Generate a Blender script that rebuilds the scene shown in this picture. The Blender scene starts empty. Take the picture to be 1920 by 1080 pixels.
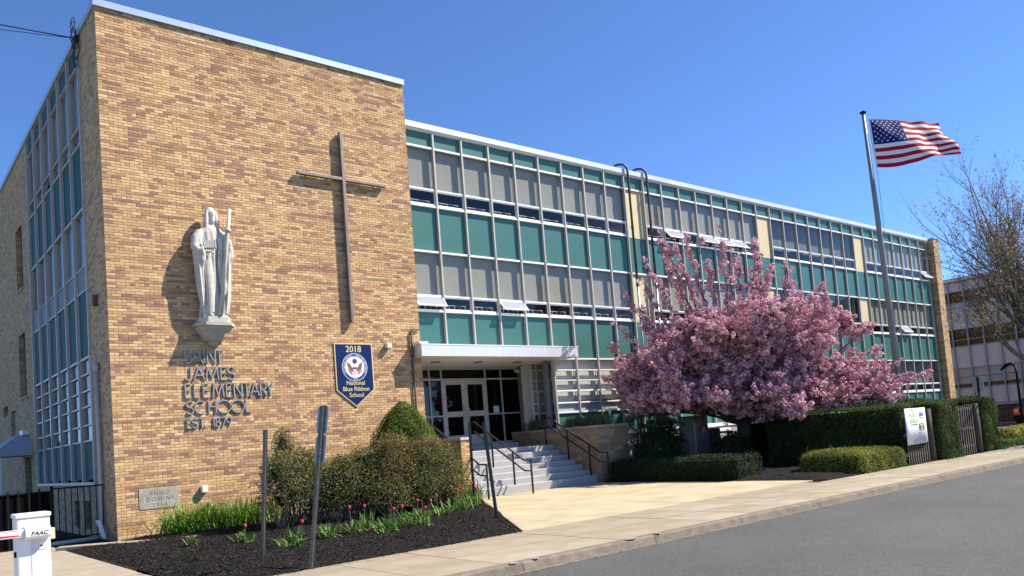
import bpy, bmesh, math, random
import numpy as np
from mathutils import Vector, Matrix
R = math.radians
scene = bpy.context.scene
col = scene.collection

# ------------------------------------------------------------------ camera
CAM = (-4.532, -19.518, 1.6)
cam_d = bpy.data.cameras.new('camera')
cam_o = bpy.data.objects.new('camera', cam_d)
col.objects.link(cam_o)
rt, up, fw = Vector((0.770, -0.634, -0.0772)), Vector((0.0166, -0.1006, 0.9948)), Vector((0.638, 0.767, 0.0665))
fw.normalize(); rt = (rt - fw * rt.dot(fw)).normalized(); up = rt.cross(fw)
cam_o.matrix_world = Matrix(((rt.x, up.x, -fw.x, CAM[0]), (rt.y, up.y, -fw.y, CAM[1]), (rt.z, up.z, -fw.z, CAM[2]), (0, 0, 0, 1)))
cam_d.sensor_width = 36.0
cam_d.lens = 1498.93 / 1920 * 36
cam_d.shift_y = (721.28 - 540) / 1920
cam_d.clip_start = 0.1
cam_d.clip_end = 2000
scene.camera = cam_o

# ------------------------------------------------------------------ sky, sun, exposure
SUN = Vector((0.70, -0.44, 0.86)).normalized()
SUN_EL = math.asin(SUN.z)
SUN_AZ = math.atan2(SUN.x, SUN.y)
world = bpy.data.worlds.new('World'); scene.world = world; world.use_nodes = True
wn = world.node_tree; wn.nodes.clear()
sky = wn.nodes.new('ShaderNodeTexSky'); sky.sky_type = 'NISHITA'; sky.sun_disc = False
sky.sun_elevation = SUN_EL; sky.sun_rotation = SUN_AZ
sky.altitude = 0; sky.air_density = 0.62; sky.dust_density = 0.0; sky.ozone_density = 10.0
bg = wn.nodes.new('ShaderNodeBackground'); bg.inputs['Strength'].default_value = 0.126
wo = wn.nodes.new('ShaderNodeOutputWorld')
wn.links.new(sky.outputs[0], bg.inputs[0]); wn.links.new(bg.outputs[0], wo.inputs[0])
sl = bpy.data.lights.new('sun', 'SUN'); sl.energy = 4.9; sl.angle = R(0.5); sl.color = (1.0, 0.91, 0.78)
so = bpy.data.objects.new('sun', sl); col.objects.link(so)
so.rotation_euler = (-SUN).to_track_quat('-Z', 'Y').to_euler(); so.location = (20, -30, 40)
vs = scene.view_settings
vs.view_transform = 'Standard'; vs.look = 'None'; vs.gamma = 1.0; vs.use_curve_mapping = False
vs.exposure = 1.0
scene.cycles.max_bounces = 8; scene.cycles.transparent_max_bounces = 16
scene.cycles.diffuse_bounces = 3; scene.cycles.glossy_bounces = 3
scene.cycles.caustics_reflective = False; scene.cycles.caustics_refractive = False

# ------------------------------------------------------------------ helpers: materials
MATS = {}
def mat(name, color, rough=0.6, metal=0.0, spec=0.5, var=0.0, scale=4.0, bump=0.0, bscale=40.0, attr=False, transl=0.0, coords='Object', bdist=0.01, stretch=None):
    """Principled with noise colour variation (var) and noise bump; attr: colour from the face attribute 'col'."""
    if name in MATS: return MATS[name]
    m = bpy.data.materials.new(name); m.use_nodes = True; MATS[name] = m
    nt = m.node_tree; n = nt.nodes; L = nt.links
    p = n['Principled BSDF']; out = n['Material Output']
    p.inputs['Roughness'].default_value = rough; p.inputs['Metallic'].default_value = metal
    p.inputs['Specular IOR Level'].default_value = spec
    tc = n.new('ShaderNodeTexCoord'); src = tc.outputs[coords]
    if stretch:
        mp = n.new('ShaderNodeMapping'); mp.inputs['Scale'].default_value = stretch
        L.new(src, mp.inputs[0]); src = mp.outputs[0]
    if attr:
        a = n.new('ShaderNodeAttribute'); a.attribute_name = 'col'; base = a.outputs['Color']
    else:
        rgb = n.new('ShaderNodeRGB'); rgb.outputs[0].default_value = (*color, 1); base = rgb.outputs[0]
    if var > 0:
        no = n.new('ShaderNodeTexNoise'); no.inputs['Scale'].default_value = scale; no.inputs['Detail'].default_value = 6
        no.inputs['Roughness'].default_value = 0.65
        L.new(src, no.inputs['Vector'])
        mr = n.new('ShaderNodeMapRange'); mr.inputs['From Min'].default_value = 0.3; mr.inputs['From Max'].default_value = 0.7
        mr.inputs['To Min'].default_value = 1 - var; mr.inputs['To Max'].default_value = 1 + var
        L.new(no.outputs['Fac'], mr.inputs['Value'])
        vm = n.new('ShaderNodeVectorMath'); vm.operation = 'SCALE'
        L.new(base, vm.inputs[0]); L.new(mr.outputs[0], vm.inputs['Scale']); base = vm.outputs[0]
    L.new(base, p.inputs['Base Color'])
    if bump > 0:
        nb = n.new('ShaderNodeTexNoise'); nb.inputs['Scale'].default_value = bscale; nb.inputs['Detail'].default_value = 5
        L.new(src, nb.inputs['Vector'])
        b = n.new('ShaderNodeBump'); b.inputs['Strength'].default_value = bump; b.inputs['Distance'].default_value = bdist
        L.new(nb.outputs['Fac'], b.inputs['Height']); L.new(b.outputs[0], p.inputs['Normal'])
    if transl > 0:
        t = n.new('ShaderNodeBsdfTranslucent'); L.new(base, t.inputs['Color'])
        mx = n.new('ShaderNodeMixShader'); mx.inputs[0].default_value = transl
        L.new(p.outputs[0], mx.inputs[1]); L.new(t.outputs[0], mx.inputs[2]); L.new(mx.outputs[0], out.inputs['Surface'])
    return m

def glass_mat(name, tint=(0.8, 0.85, 0.85), ior=1.5, wave=0.0, mn=0.0):
    if name in MATS: return MATS[name]
    m = bpy.data.materials.new(name); m.use_nodes = True; MATS[name] = m
    nt = m.node_tree; n = nt.nodes; L = nt.links
    n.remove(n['Principled BSDF']); out = n['Material Output']
    t = n.new('ShaderNodeBsdfTransparent'); t.inputs[0].default_value = (*tint, 1)
    g = n.new('ShaderNodeBsdfGlossy'); g.inputs['Roughness'].default_value = 0.02
    f = n.new('ShaderNodeFresnel'); f.inputs['IOR'].default_value = ior
    mr = n.new('ShaderNodeMapRange'); mr.inputs['To Min'].default_value = mn
    L.new(f.outputs[0], mr.inputs['Value'])
    ge = n.new('ShaderNodeNewGeometry'); ib = n.new('ShaderNodeMath'); ib.operation = 'SUBTRACT'; ib.inputs[0].default_value = 1.0; L.new(ge.outputs['Backfacing'], ib.inputs[1])
    mf = n.new('ShaderNodeMath'); mf.operation = 'MULTIPLY'; L.new(mr.outputs[0], mf.inputs[0]); L.new(ib.outputs[0], mf.inputs[1])      # only the outer face of a pane mirrors
    mx = n.new('ShaderNodeMixShader')
    if wave > 0:
        tc = n.new('ShaderNodeTexCoord'); no = n.new('ShaderNodeTexNoise'); no.inputs['Scale'].default_value = 1.6
        b = n.new('ShaderNodeBump'); b.inputs['Strength'].default_value = wave; b.inputs['Distance'].default_value = 0.02
        L.new(tc.outputs['Object'], no.inputs['Vector']); L.new(no.outputs['Fac'], b.inputs['Height']); L.new(b.outputs[0], g.inputs['Normal'])
    L.new(mf.outputs[0], mx.inputs[0]); L.new(t.outputs[0], mx.inputs[1]); L.new(g.outputs[0], mx.inputs[2]); L.new(mx.outputs[0], out.inputs['Surface'])
    return m

def dusty_glass(name):
    """dirty float glass: part clear, part lit by the sun like a thin white film"""
    m = bpy.data.materials.new(name); m.use_nodes = True; MATS[name] = m
    nt = m.node_tree; n = nt.nodes; L = nt.links; n.remove(n['Principled BSDF'])
    t = n.new('ShaderNodeBsdfTransparent'); t.inputs[0].default_value = (.85, .9, .95, 1); d = n.new('ShaderNodeBsdfDiffuse'); d.inputs[0].default_value = (.72, .75, .80, 1)
    tr = n.new('ShaderNodeBsdfTranslucent'); tr.inputs[0].default_value = (.72, .75, .80, 1); a = n.new('ShaderNodeMixShader'); a.inputs[0].default_value = .5
    L.new(d.outputs[0], a.inputs[1]); L.new(tr.outputs[0], a.inputs[2]); b = n.new('ShaderNodeMixShader'); b.inputs[0].default_value = .55
    L.new(t.outputs[0], b.inputs[1]); L.new(a.outputs[0], b.inputs[2]); L.new(b.outputs[0], n['Material Output'].inputs['Surface'])
    return m

def brick_mat(name, axes):
    """Brick texture for the walls too oblique or far to tell bricks apart; axes = which object coords run along / up."""
    if name in MATS: return MATS[name]
    m = bpy.data.materials.new(name); m.use_nodes = True; MATS[name] = m
    nt = m.node_tree; n = nt.nodes; L = nt.links; p = n['Principled BSDF']
    p.inputs['Roughness'].default_value = 0.85; p.inputs['Specular IOR Level'].default_value = 0.2
    tc = n.new('ShaderNodeTexCoord'); sp = n.new('ShaderNodeSeparateXYZ'); cb = n.new('ShaderNodeCombineXYZ')
    L.new(tc.outputs['Object'], sp.inputs[0]); L.new(sp.outputs[axes[0]], cb.inputs[0]); L.new(sp.outputs[axes[1]], cb.inputs[1])
    bt = n.new('ShaderNodeTexBrick'); bt.inputs['Scale'].default_value = 1.0
    bt.inputs['Color1'].default_value = (0, 0, 0, 1); bt.inputs['Color2'].default_value = (1, 1, 1, 1)
    bt.inputs['Mortar Size'].default_value = 0.005; bt.inputs['Brick Width'].default_value = 0.203; bt.inputs['Row Height'].default_value = 0.0677
    bt.inputs['Mortar Smooth'].default_value = 0.2; bt.inputs['Mortar'].default_value = (0.5, 0.5, 0.5, 1)
    L.new(cb.outputs[0], bt.inputs['Vector'])
    cr = n.new('ShaderNodeValToRGB'); e = cr.color_ramp.elements; cr.color_ramp.interpolation = 'CONSTANT'
    e[0].position = 0.0; e[0].color = (0.30, 0.19, 0.125, 1)
    e[1].position = 0.16; e[1].color = (0.38, 0.235, 0.13, 1)
    for ps, c in ((0.3, (0.46, 0.29, 0.15)), (0.45, (0.50, 0.335, 0.175)), (0.62, (0.53, 0.365, 0.195)), (0.8, (0.50, 0.33, 0.17)), (0.93, (0.34, 0.21, 0.135))):
        x = e.new(ps); x.color = (*c, 1)
    L.new(bt.outputs['Color'], cr.inputs[0])
    mx = n.new('ShaderNodeMix'); mx.data_type = 'RGBA'; mx.inputs['B'].default_value = (0.36, 0.29, 0.21, 1)
    L.new(bt.outputs['Fac'], mx.inputs['Factor']); L.new(cr.outputs[0], mx.inputs['A']); L.new(mx.outputs['Result'], p.inputs['Base Color'])
    b = n.new('ShaderNodeBump'); b.inputs['Strength'].default_value = 0.6; b.inputs['Distance'].default_value = 0.008; b.invert = True
    L.new(bt.outputs['Fac'], b.inputs['Height']); L.new(b.outputs[0], p.inputs['Normal'])
    return m

# ------------------------------------------------------------------ helpers: objects
WPOS = {}
def place(o, parent=None, loc=(0, 0, 0)):
    col.objects.link(o)
    loc = Vector(loc); WPOS[o.name] = loc
    if parent is not None:
        o.parent = parent; o.location = loc - WPOS[parent.name]
    else: o.location = loc
    return o
def tag(o, label, cat, group=None):
    o['label'] = label; o['category'] = cat
    if group: o['group'] = group
    return o
def thing(name, label, cat, loc=(0, 0, 0), group=None):
    o = bpy.data.objects.new(name, None); o.empty_display_size = 0.2
    return tag(place(o, None, loc), label, cat, group)

class MB:
    """Collects faces in WORLD coordinates; build() makes one mesh object."""
    def __init__(s): s.v = []; s.f = []; s.c = []; s.m = []
    def add(s, vs, fs, c=None, m=0):
        k = len(s.v); s.v += [tuple(x) for x in vs]
        for f in fs: s.f.append(tuple(k + i for i in f)); s.c.append(c); s.m.append(m)
        return s
    def box(s, x0, x1, y0, y1, z0, z1, c=None, m=0):
        return s.add([(x0, y0, z0), (x1, y0, z0), (x1, y1, z0), (x0, y1, z0), (x0, y0, z1), (x1, y0, z1), (x1, y1, z1), (x0, y1, z1)],
                     [(0, 3, 2, 1), (4, 5, 6, 7), (0, 1, 5, 4), (1, 2, 6, 5), (2, 3, 7, 6), (3, 0, 4, 7)], c, m)
    def obox(s, o, ax, ay, az, c=None, m=0):
        """box from corner o spanned by three vectors"""
        o, ax, ay, az = map(Vector, (o, ax, ay, az))
        p = [o, o + ax, o + ax + ay, o + ay]; p += [q + az for q in p]
        return s.add(p, [(0, 3, 2, 1), (4, 5, 6, 7), (0, 1, 5, 4), (1, 2, 6, 5), (2, 3, 7, 6), (3, 0, 4, 7)], c, m)
    def prism(s, poly, vec, c=None, m=0):
        """closed polygon (3D points) extruded along vec"""
        vec = Vector(vec); a = [Vector(p) for p in poly]; n = len(a)
        return s.add(a + [p + vec for p in a], [tuple(range(n))[::-1], tuple(range(n, 2 * n))] + [(i, (i + 1) % n, n + (i + 1) % n, n + i) for i in range(n)], c, m)
    def tube(s, pts, rad, n=8, c=None, m=0, cap=True):
        pts = [Vector(p) for p in pts]
        if not hasattr(rad, '__len__'): rad = [rad] * len(pts)
        k = len(s.v); N = len(pts); prev = None
        for i, p in enumerate(pts):
            t = (pts[min(i + 1, N - 1)] - pts[max(i - 1, 0)]).normalized()
            if prev is None:
                a = Vector((0, 0, 1)) if abs(t.z) < 0.9 else Vector((1, 0, 0))
                u = t.cross(a).normalized()
            else:
                u = (prev - t * prev.dot(t)).normalized()
            prev = u; w = t.cross(u)
            for j in range(n):
                an = 2 * math.pi * j / n
                s.v.append(tuple(p + (u * math.cos(an) + w * math.sin(an)) * rad[i]))
        for i in range(N - 1):
            for j in range(n):
                s.f.append((k + i * n + j, k + i * n + (j + 1) % n, k + (i + 1) * n + (j + 1) % n, k + (i + 1) * n + j)); s.c.append(c); s.m.append(m)
        if cap:
            s.f.append(tuple(k + j for j in range(n))[::-1]); s.c.append(c); s.m.append(m)
            s.f.append(tuple(k + (N - 1) * n + j for j in range(n))); s.c.append(c); s.m.append(m)
        return s
    def bar(s, p, q, w, h=None, c=None, m=0):
        """square bar between two points"""
        p, q = Vector(p), Vector(q); h = h or w; t = (q - p).normalized()
        a = Vector((0, 0, 1)) if abs(t.z) < 0.95 else Vector((0, 1, 0))
        u = t.cross(a).normalized(); v = u.cross(t)
        return s.obox(p - u * w / 2 - v * h / 2, u * w, v * h, q - p, c, m)
    def lathe(s, prof, center, n=16, c=None, m=0):
        cx, cy, cz = center; k = len(s.v); N = len(prof)
        for r_, z in prof:
            for j in range(n):
                a = 2 * math.pi * j / n; s.v.append((cx + r_ * math.cos(a), cy + r_ * math.sin(a), cz + z))
        for i in range(N - 1):
            for j in range(n): s.f.append((k + i * n + j, k + i * n + (j + 1) % n, k + (i + 1) * n + (j + 1) % n, k + (i + 1) * n + j)); s.c.append(c); s.m.append(m)
        s.f.append(tuple(k + j for j in range(n))[::-1]); s.c.append(c); s.m.append(m)
        s.f.append(tuple(k + (N - 1) * n + j for j in range(n))); s.c.append(c); s.m.append(m)
        return s
    def build(s, name, mats, parent=None, origin=None, smooth=False, bevel=0.0, kind=None):
        org = Vector(origin) if origin is not None else (WPOS[parent.name].copy() if parent is not None else Vector((0, 0, 0)))
        me = bpy.data.meshes.new(name)
        me.from_pydata([(x - org.x, y - org.y, z - org.z) for x, y, z in s.v], [], s.f)
        mats = mats if isinstance(mats, (list, tuple)) else [mats]
        for mm in mats: me.materials.append(mm)
        if len(mats) > 1: me.polygons.foreach_set('material_index', s.m)
        if any(c is not None for c in s.c):
            at = me.attributes.new('col', 'FLOAT_COLOR', 'FACE')
            at.data.foreach_set('color', np.array([(*(c or (0.5, 0.5, 0.5)), 1.0) for c in s.c], dtype=np.float32).ravel())
        if smooth: me.polygons.foreach_set('use_smooth', [True] * len(me.polygons))
        me.update()
        o = place(bpy.data.objects.new(name, me), parent, org)
        if bevel > 0:
            b = o.modifiers.new('bevel', 'BEVEL'); b.width = bevel; b.segments = 2; b.limit_method = 'ANGLE'
        if kind: o['kind'] = kind
        return o

BOXC = {}
def bxo(name, x0, x1, y0, y1, z0, z1, m, parent, colr=None):
    """A box as an object of its own; alike boxes share their mesh. Origin at the box centre."""
    d = (round(x1 - x0, 3), round(y1 - y0, 3), round(z1 - z0, 3)); key = (d, m.name, colr)
    me = BOXC.get(key)
    if me is None:
        b = MB().box(-d[0] / 2, d[0] / 2, -d[1] / 2, d[1] / 2, -d[2] / 2, d[2] / 2)
        me = bpy.data.meshes.new(name); me.from_pydata(b.v, [], b.f); me.materials.append(m)
        if colr:
            at = me.attributes.new('col', 'FLOAT_COLOR', 'FACE'); at.data.foreach_set('color', np.array([(*colr, 1.0)] * 6, dtype=np.float32).ravel())
        me.update(); BOXC[key] = me
    return place(bpy.data.objects.new(name, me), parent, ((x0 + x1) / 2, (y0 + y1) / 2, (z0 + z1) / 2))

def np_mesh(name, V, F, m, parent=None, colors=None, kind=None, smooth=False, origin=None):
    """V (N,3) world, F (M,k) with equal corner count, colours per face (M,3)."""
    org = Vector(origin) if origin is not None else (WPOS[parent.name].copy() if parent is not None else Vector((0, 0, 0)))
    V = np.asarray(V, np.float32) - np.array(org, np.float32); F = np.asarray(F, np.int32); M, k = F.shape
    me = bpy.data.meshes.new(name)
    me.vertices.add(len(V)); me.vertices.foreach_set('co', V.ravel())
    me.loops.add(M * k); me.loops.foreach_set('vertex_index', F.ravel())
    me.polygons.add(M); me.polygons.foreach_set('loop_start', np.arange(M, dtype=np.int32) * k)
    me.polygons.foreach_set('use_smooth', np.full(M, bool(smooth)))
    me.update(calc_edges=True); me.materials.append(m)
    if colors is not None:
        at = me.attributes.new('col', 'FLOAT_COLOR', 'FACE')
        at.data.foreach_set('color', np.concatenate([colors, np.ones((M, 1))], 1).astype(np.float32).ravel())
    o = place(bpy.data.objects.new(name, me), parent, org)
    if kind: o['kind'] = kind
    return o

def structure(o): o['kind'] = 'structure'; return o

TEXTC = {}
def text_mesh(s, size, extrude=0.0, align='CENTER', spacing=1.0, offset=0.0):
    k = (s, spacing, offset)
    if k not in TEXTC: TEXTC[k] = _text(s, 1.0, 0.004, align, spacing, offset)
    v, f = TEXTC[k]
    return [(x * size, y * (extrude / 0.004), z * size) for x, y, z in v], f
def _text(s, size, extrude, align, spacing, offset):
    """vertices and faces of a line of text lying in the x/z plane, facing -y, centred on the baseline"""
    cu = bpy.data.curves.new('t', 'FONT'); cu.body = s; cu.size = size; cu.align_x = align; cu.extrude = extrude; cu.space_character = spacing; cu.offset = offset
    cu.resolution_u = 4
    o = bpy.data.objects.new('t', cu); col.objects.link(o)
    dg = bpy.context.evaluated_depsgraph_get(); me = bpy.data.meshes.new_from_object(o.evaluated_get(dg))
    v = [(p.co.x, -p.co.z, p.co.y) for p in me.vertices]; f = [tuple(p.vertices) for p in me.polygons]
    bpy.data.objects.remove(o); bpy.data.meshes.remove(me); bpy.data.curves.remove(cu)
    return v, f

rng = np.random.default_rng(7)
random.seed(5)

# all lettering is shaped now, while the scene is still empty (text is slow to evaluate in a full one)
for s_, sp_, of_ in [('ANNO', 1.3, 0), ('DOMINI', 1.3, 0), ('1960', 1.3, 0), ('2018', 1, .016), ('National', 1, .012), ('Blue Ribbon', 1, .012), ('School', 1, .012), ('2018', 1, 0.0),
                     ('FAAC', 1, .02), ('RUN +', 1, .01), ('WALK', 1, .01), ('ANNUAL', 1, .01)]: text_mesh(s_, 1, 0.001, spacing=sp_, offset=of_)
for ch_ in set('U.S.DepartmentofEducationNationalBlueRibbonSchools'): text_mesh(ch_, 1, 0.001)
# ================================================================== MATERIALS
M_concrete = mat('concrete', (0.32, 0.275, 0.21), 0.85, var=0.16, scale=2.2, bump=0.35, bscale=90, bdist=0.004, spec=0.2)
M_plaza = mat('plaza_concrete', (0.425, 0.36, 0.24), 0.85, var=0.17, scale=1.2, bump=0.4, bscale=120, bdist=0.004, spec=0.2)
M_kerb = mat('kerb_concrete', (0.185, 0.158, 0.122), 0.9, var=0.3, scale=5, bump=0.6, bscale=50, bdist=0.01, spec=0.2)
M_soil = mat('soil', (0.035, 0.028, 0.022), 0.95, var=0.3, scale=12, bump=0.8, bscale=60, bdist=0.02, spec=0.1)
M_brick = mat('brick_faces', (0.5, 0.35, 0.2), 0.82, attr=True, var=0.10, scale=45, bump=0.35, bscale=160, bdist=0.003, spec=0.25)
M_mortar = mat('mortar', (0.35, 0.25, 0.16), 0.95, var=0.15, scale=20, bump=0.3, bscale=150, spec=0.1)
M_alu = mat('aluminium_mullion', (0.44, 0.42, 0.385), 0.45, metal=0.1, var=0.10, scale=6)
M_white = mat('white_frame_paint', (0.76, 0.755, 0.74), 0.45, var=0.05, scale=5)
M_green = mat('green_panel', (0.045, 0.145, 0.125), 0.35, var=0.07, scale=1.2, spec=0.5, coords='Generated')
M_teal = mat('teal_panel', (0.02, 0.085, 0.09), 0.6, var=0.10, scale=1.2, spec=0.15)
M_cream = mat('cream_panel', (0.60, 0.50, 0.30), 0.6, var=0.05, scale=2)
M_shade = mat('roller_shade', (0.36, 0.33, 0.265), 0.9, var=0.05, scale=1.5, spec=0.1)
M_shade_lt = mat('pale_blind', (0.62, 0.60, 0.54), 0.9, var=0.05, scale=2, spec=0.1)
M_curtain = mat('drawn_curtain', (0.20, 0.19, 0.165), 0.9, var=0.25, scale=9, spec=0.1, stretch=(6, 1, 0.2))
M_interior = mat('interior_plaster', (0.50, 0.48, 0.44), 0.9)
M_glass = glass_mat('window_glass', (0.94, 0.96, 0.97), 1.5, 0.03)
M_glass_dk = glass_mat('door_glass', (0.35, 0.36, 0.37), 1.5, 0.02)
M_coping = mat('coping_metal', (0.42, 0.50, 0.58), 0.35, metal=0.5, var=0.08, scale=2)
M_fascia = mat('fascia_metal', (0.72, 0.715, 0.70), 0.32, metal=0.35, var=0.10, scale=1.6, stretch=(1, 1, 0.3))
M_soffit = mat('soffit_plaster', (0.72, 0.69, 0.63), 0.8, var=0.03, scale=2)
M_dkmetal = mat('bronze_pipe', (0.05, 0.048, 0.046), 0.5, metal=0.3, var=0.3, scale=8)
M_greymetal = mat('grey_metal', (0.22, 0.23, 0.24), 0.45, metal=0.5, var=0.15, scale=6)
M_black = mat('black_paint', (0.008, 0.008, 0.009), 0.7, var=0.2, scale=10, spec=0.15)
M_louver = mat('grey_louvre', (0.15, 0.17, 0.20), 0.6, var=0.1, scale=4)
M_stone = mat('limestone', (0.46, 0.44, 0.38), 0.85, var=0.22, scale=3.5, bump=0.4, bscale=70, bdist=0.004, spec=0.2)
M_sidebrick = brick_mat('side_wall_brick', (1, 2))
M_frontbrick = brick_mat('far_wall_brick', (0, 2))
M_roof = mat('roof_gravel', (0.25, 0.24, 0.22), 0.95, var=0.2, scale=20)
M_asphalt = mat('asphalt', (0.082, 0.082, 0.079), 0.8, var=0.16, scale=0.45, bump=0.9, bscale=220, bdist=0.006, spec=0.35)
def speckle(m, scale, lo, hi, detail=3):
    """multiply the base colour by a fine high-contrast grain"""
    nt = m.node_tree; n = nt.nodes; L = nt.links; p = n['Principled BSDF']; lk = p.inputs['Base Color'].links[0]; src = lk.from_socket
    tc = n.new('ShaderNodeTexCoord'); no = n.new('ShaderNodeTexNoise'); no.inputs['Scale'].default_value = scale; no.inputs['Detail'].default_value = detail; no.inputs['Roughness'].default_value = 0.7
    mr = n.new('ShaderNodeMapRange'); mr.inputs['From Min'].default_value = 0.32; mr.inputs['From Max'].default_value = 0.7; mr.inputs['To Min'].default_value = lo; mr.inputs['To Max'].default_value = hi
    L.new(tc.outputs['Object'], no.inputs['Vector']); L.new(no.outputs['Fac'], mr.inputs['Value'])
    vm = n.new('ShaderNodeVectorMath'); vm.operation = 'SCALE'; L.new(src, vm.inputs[0]); L.new(mr.outputs[0], vm.inputs['Scale']); L.new(vm.outputs[0], p.inputs['Base Color'])
speckle(M_asphalt, 45, 0.35, 1.75, 8)
M_asph_far = mat('old_asphalt', (0.10, 0.10, 0.10), 0.9, var=0.2, scale=3, bump=0.4, bscale=100)
M_wood = mat('weathered_wood', (0.085, 0.068, 0.054), 0.9, var=0.35, scale=5, stretch=(8, 8, 0.6), bump=0.5, bscale=30)
M_bark = mat('cherry_bark', (0.055, 0.042, 0.036), 0.9, var=0.4, scale=9, bump=0.8, bscale=30, bdist=0.02)
M_bark2 = mat('grey_bark', (0.15, 0.132, 0.115), 0.9, var=0.4, scale=7, bump=0.8, bscale=25, bdist=0.02)
M_leaf = mat('leaf', (0.1, 0.2, 0.05), 0.6, attr=True, transl=0.28, spec=0.2)
M_petal = mat('petal', (0.8, 0.5, 0.6), 0.7, attr=True, transl=0.2, spec=0.2)
M_core = mat('shrub_core', (0.02, 0.022, 0.012), 0.95, spec=0.05)

# ================================================================== THE SETTING
ZR = -0.12                                        # road level
g = structure(MB().add([(-400, -400, -0.16), (900, -400, -0.16), (900, 900, -0.16), (-400, 900, -0.16)], [(0, 1, 2, 3)]).build('ground', mat('far_ground', (0.16, 0.17, 0.09), 0.95, var=0.2, scale=0.3)))
road = structure(MB().add([(-120, -24, ZR), (160, -24, ZR), (160, -11.50, ZR), (-120, -11.50, ZR)], [(0, 1, 2, 3)]).build('road', M_asphalt))
# yard soil under the beds (one sheet), the driveway and far parking lot
yard = structure(MB().box(-1.1, 60, -9.2, 20, -0.15, -0.02).build('yard_soil', M_soil))
M_joint = mat('joint_grit', (0.10, 0.085, 0.065), 0.95, var=0.3, scale=15)
drive = structure(MB().box(-15.6, -1.16, -11.34, 1.15, -0.15, -0.03).build('driveway', M_joint))
for i in range(-6, 0):
    for j in range(5):
        x0 = -1.16 + i * 2.4; y0 = -11.36 + j * 2.5
        bxo('slab', x0 + 0.006, x0 + 2.394, y0 + 0.006, y0 + 2.494, -0.029, 0.0, M_concrete, drive)
lot = structure(MB().box(-14, -0.001, 1.16, 40, -0.15, -0.03).build('side_alley', M_asph_far))
farlot = structure(MB().box(46.4, 57, -9.2, 30, -0.15, -0.015).build('parking_lot', M_asph_far))
lawn_s = structure(MB().box(24.9, 46.4, -9.3, -4.2, -0.15, 0.0).build('lawn_soil', mat('lawn_soil', (0.07, 0.085, 0.03), 0.95, var=0.3, scale=6)))

sw = structure(MB().box(-1.15, 51.9, -11.339, -9.0, -0.15, -0.03).build('sidewalk', M_joint))
CS = ((0.31, 0.27, 0.20), (0.29, 0.25, 0.185), (0.33, 0.285, 0.215), (0.30, 0.25, 0.18))
M_slab = mat('sidewalk_slab', (0.5, 0.4, 0.3), 0.88, attr=True, var=0.2, scale=1.1, bump=0.4, bscale=110, bdist=0.004, spec=0.2)
random.seed(2)
for i in range(-4, 44):
    x0 = 2.98 + 1.115 * i; jx = random.uniform(-.004, .004)
    for (y0, y1) in ((-11.33, -10.255), (-10.245, -8.93)):
        xl = max(x0, -1.15)
        yb = y1 if x0 < 12.4 or y1 < -10 else -9.38
        bxo('slab', xl + 0.007, x0 + 1.108, y0 + .002, yb - .003, -0.029, random.choice((0.0, 0.002, 0.004)), M_slab, sw, random.choice(CS))
# plaza slabs clipped to the walk that widens towards the street
def clip(poly, a, b, c):
    out = []
    for i in range(len(poly)):
        p, q = poly[i], poly[(i + 1) % len(poly)]; dp = a * p[0] + b * p[1] - c; dq = a * q[0] + b * q[1] - c
        if dp >= 0: out.append(p)
        if dp * dq < 0:
            t = dp / (dp - dq); out.append((p[0] + t * (q[0] - p[0]), p[1] + t * (q[1] - p[1])))
    return out
pz = structure(MB().prism([(4.35, -8.92, -0.15), (13.6, -8.92, -0.15), (13.6, -1.57, -0.15), (8.9, -1.57, -0.15)], (0, 0, 0.12)).build('plaza', M_joint))
CP = ((0.66, 0.555, 0.38), (0.63, 0.53, 0.36), (0.68, 0.575, 0.40))
M_pslab = mat('plaza_slab', (0.6, 0.5, 0.3), 0.85, attr=True, var=0.10, scale=2.5, bump=0.4, bscale=130, bdist=0.004, spec=0.2)
for i in range(7):
    for j in range(5):
        x0 = 3.9 + i * 1.62; y0 = -8.925 + j * 1.84; y1 = min(y0 + 1.826, -1.56)
        if y0 > -1.7: continue
        pl = [(x0, y0), (x0 + 1.606, y0), (x0 + 1.606, y1), (x0, y1)]
        # keep the right of the line (4.3,-8.9)-(8.72,-1.9) and left of x = 13.62
        pl = clip(pl, 7.0, -4.42, 7.0 * 4.3 + 4.42 * 8.9)
        if len(pl) >= 3: pl = clip(pl, -1, 0, -13.62)
        if len(pl) >= 3: MB().prism([(x, y, -0.029) for x, y in pl], (0, 0, 0.029 + random.choice((0.0, 0.002)))).build('slab', M_plaza, pz)
# kerb stones with a bevelled front
kb = structure(MB().box(-14, 56, -11.49, -11.345, -0.3, -0.205).build('kerb', M_kerb))
xk = -14.0
for i in range(30):
    L_ = (2.2, 2.45, 2.1, 2.6)[i % 4]
    b = MB(); prof = [(-11.34, -0.2), (-11.34, 0.0), (-11.44, -0.002), (-11.475, -0.022), (-11.51, ZR - 0.03), (-11.51, -0.2)]
    b.prism([(xk + 0.004, y, z) for y, z in prof][::-1], (L_ - 0.012, 0, 0)); b.build('kerb_stone', M_kerb, kb); xk += L_
# mortar patches crumbled on the kerb
for (px, w) in ((4.05, 0.30), (4.72, 0.16), (2.3, 0.12), (1.9, 0.15)):
    b = MB(); b.add([(px + random.uniform(0, w), random.uniform(-11.50, -11.40), 0.004 if k % 3 else 0.01) for k in range(0)], [])
    n = 7; pts = [(px + w * .5 + w * .5 * math.cos(6.28 * k / n) * random.uniform(.6, 1), -11.44 + 0.055 * math.sin(6.28 * k / n) * random.uniform(.6, 1), 0.0) for k in range(n)]
    b.prism(pts, (0, 0, 0.012)); b.build('mortar_patch', mat('mortar_patch', (0.30, 0.275, 0.235), 0.9, var=0.2, scale=20), kb)
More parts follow.
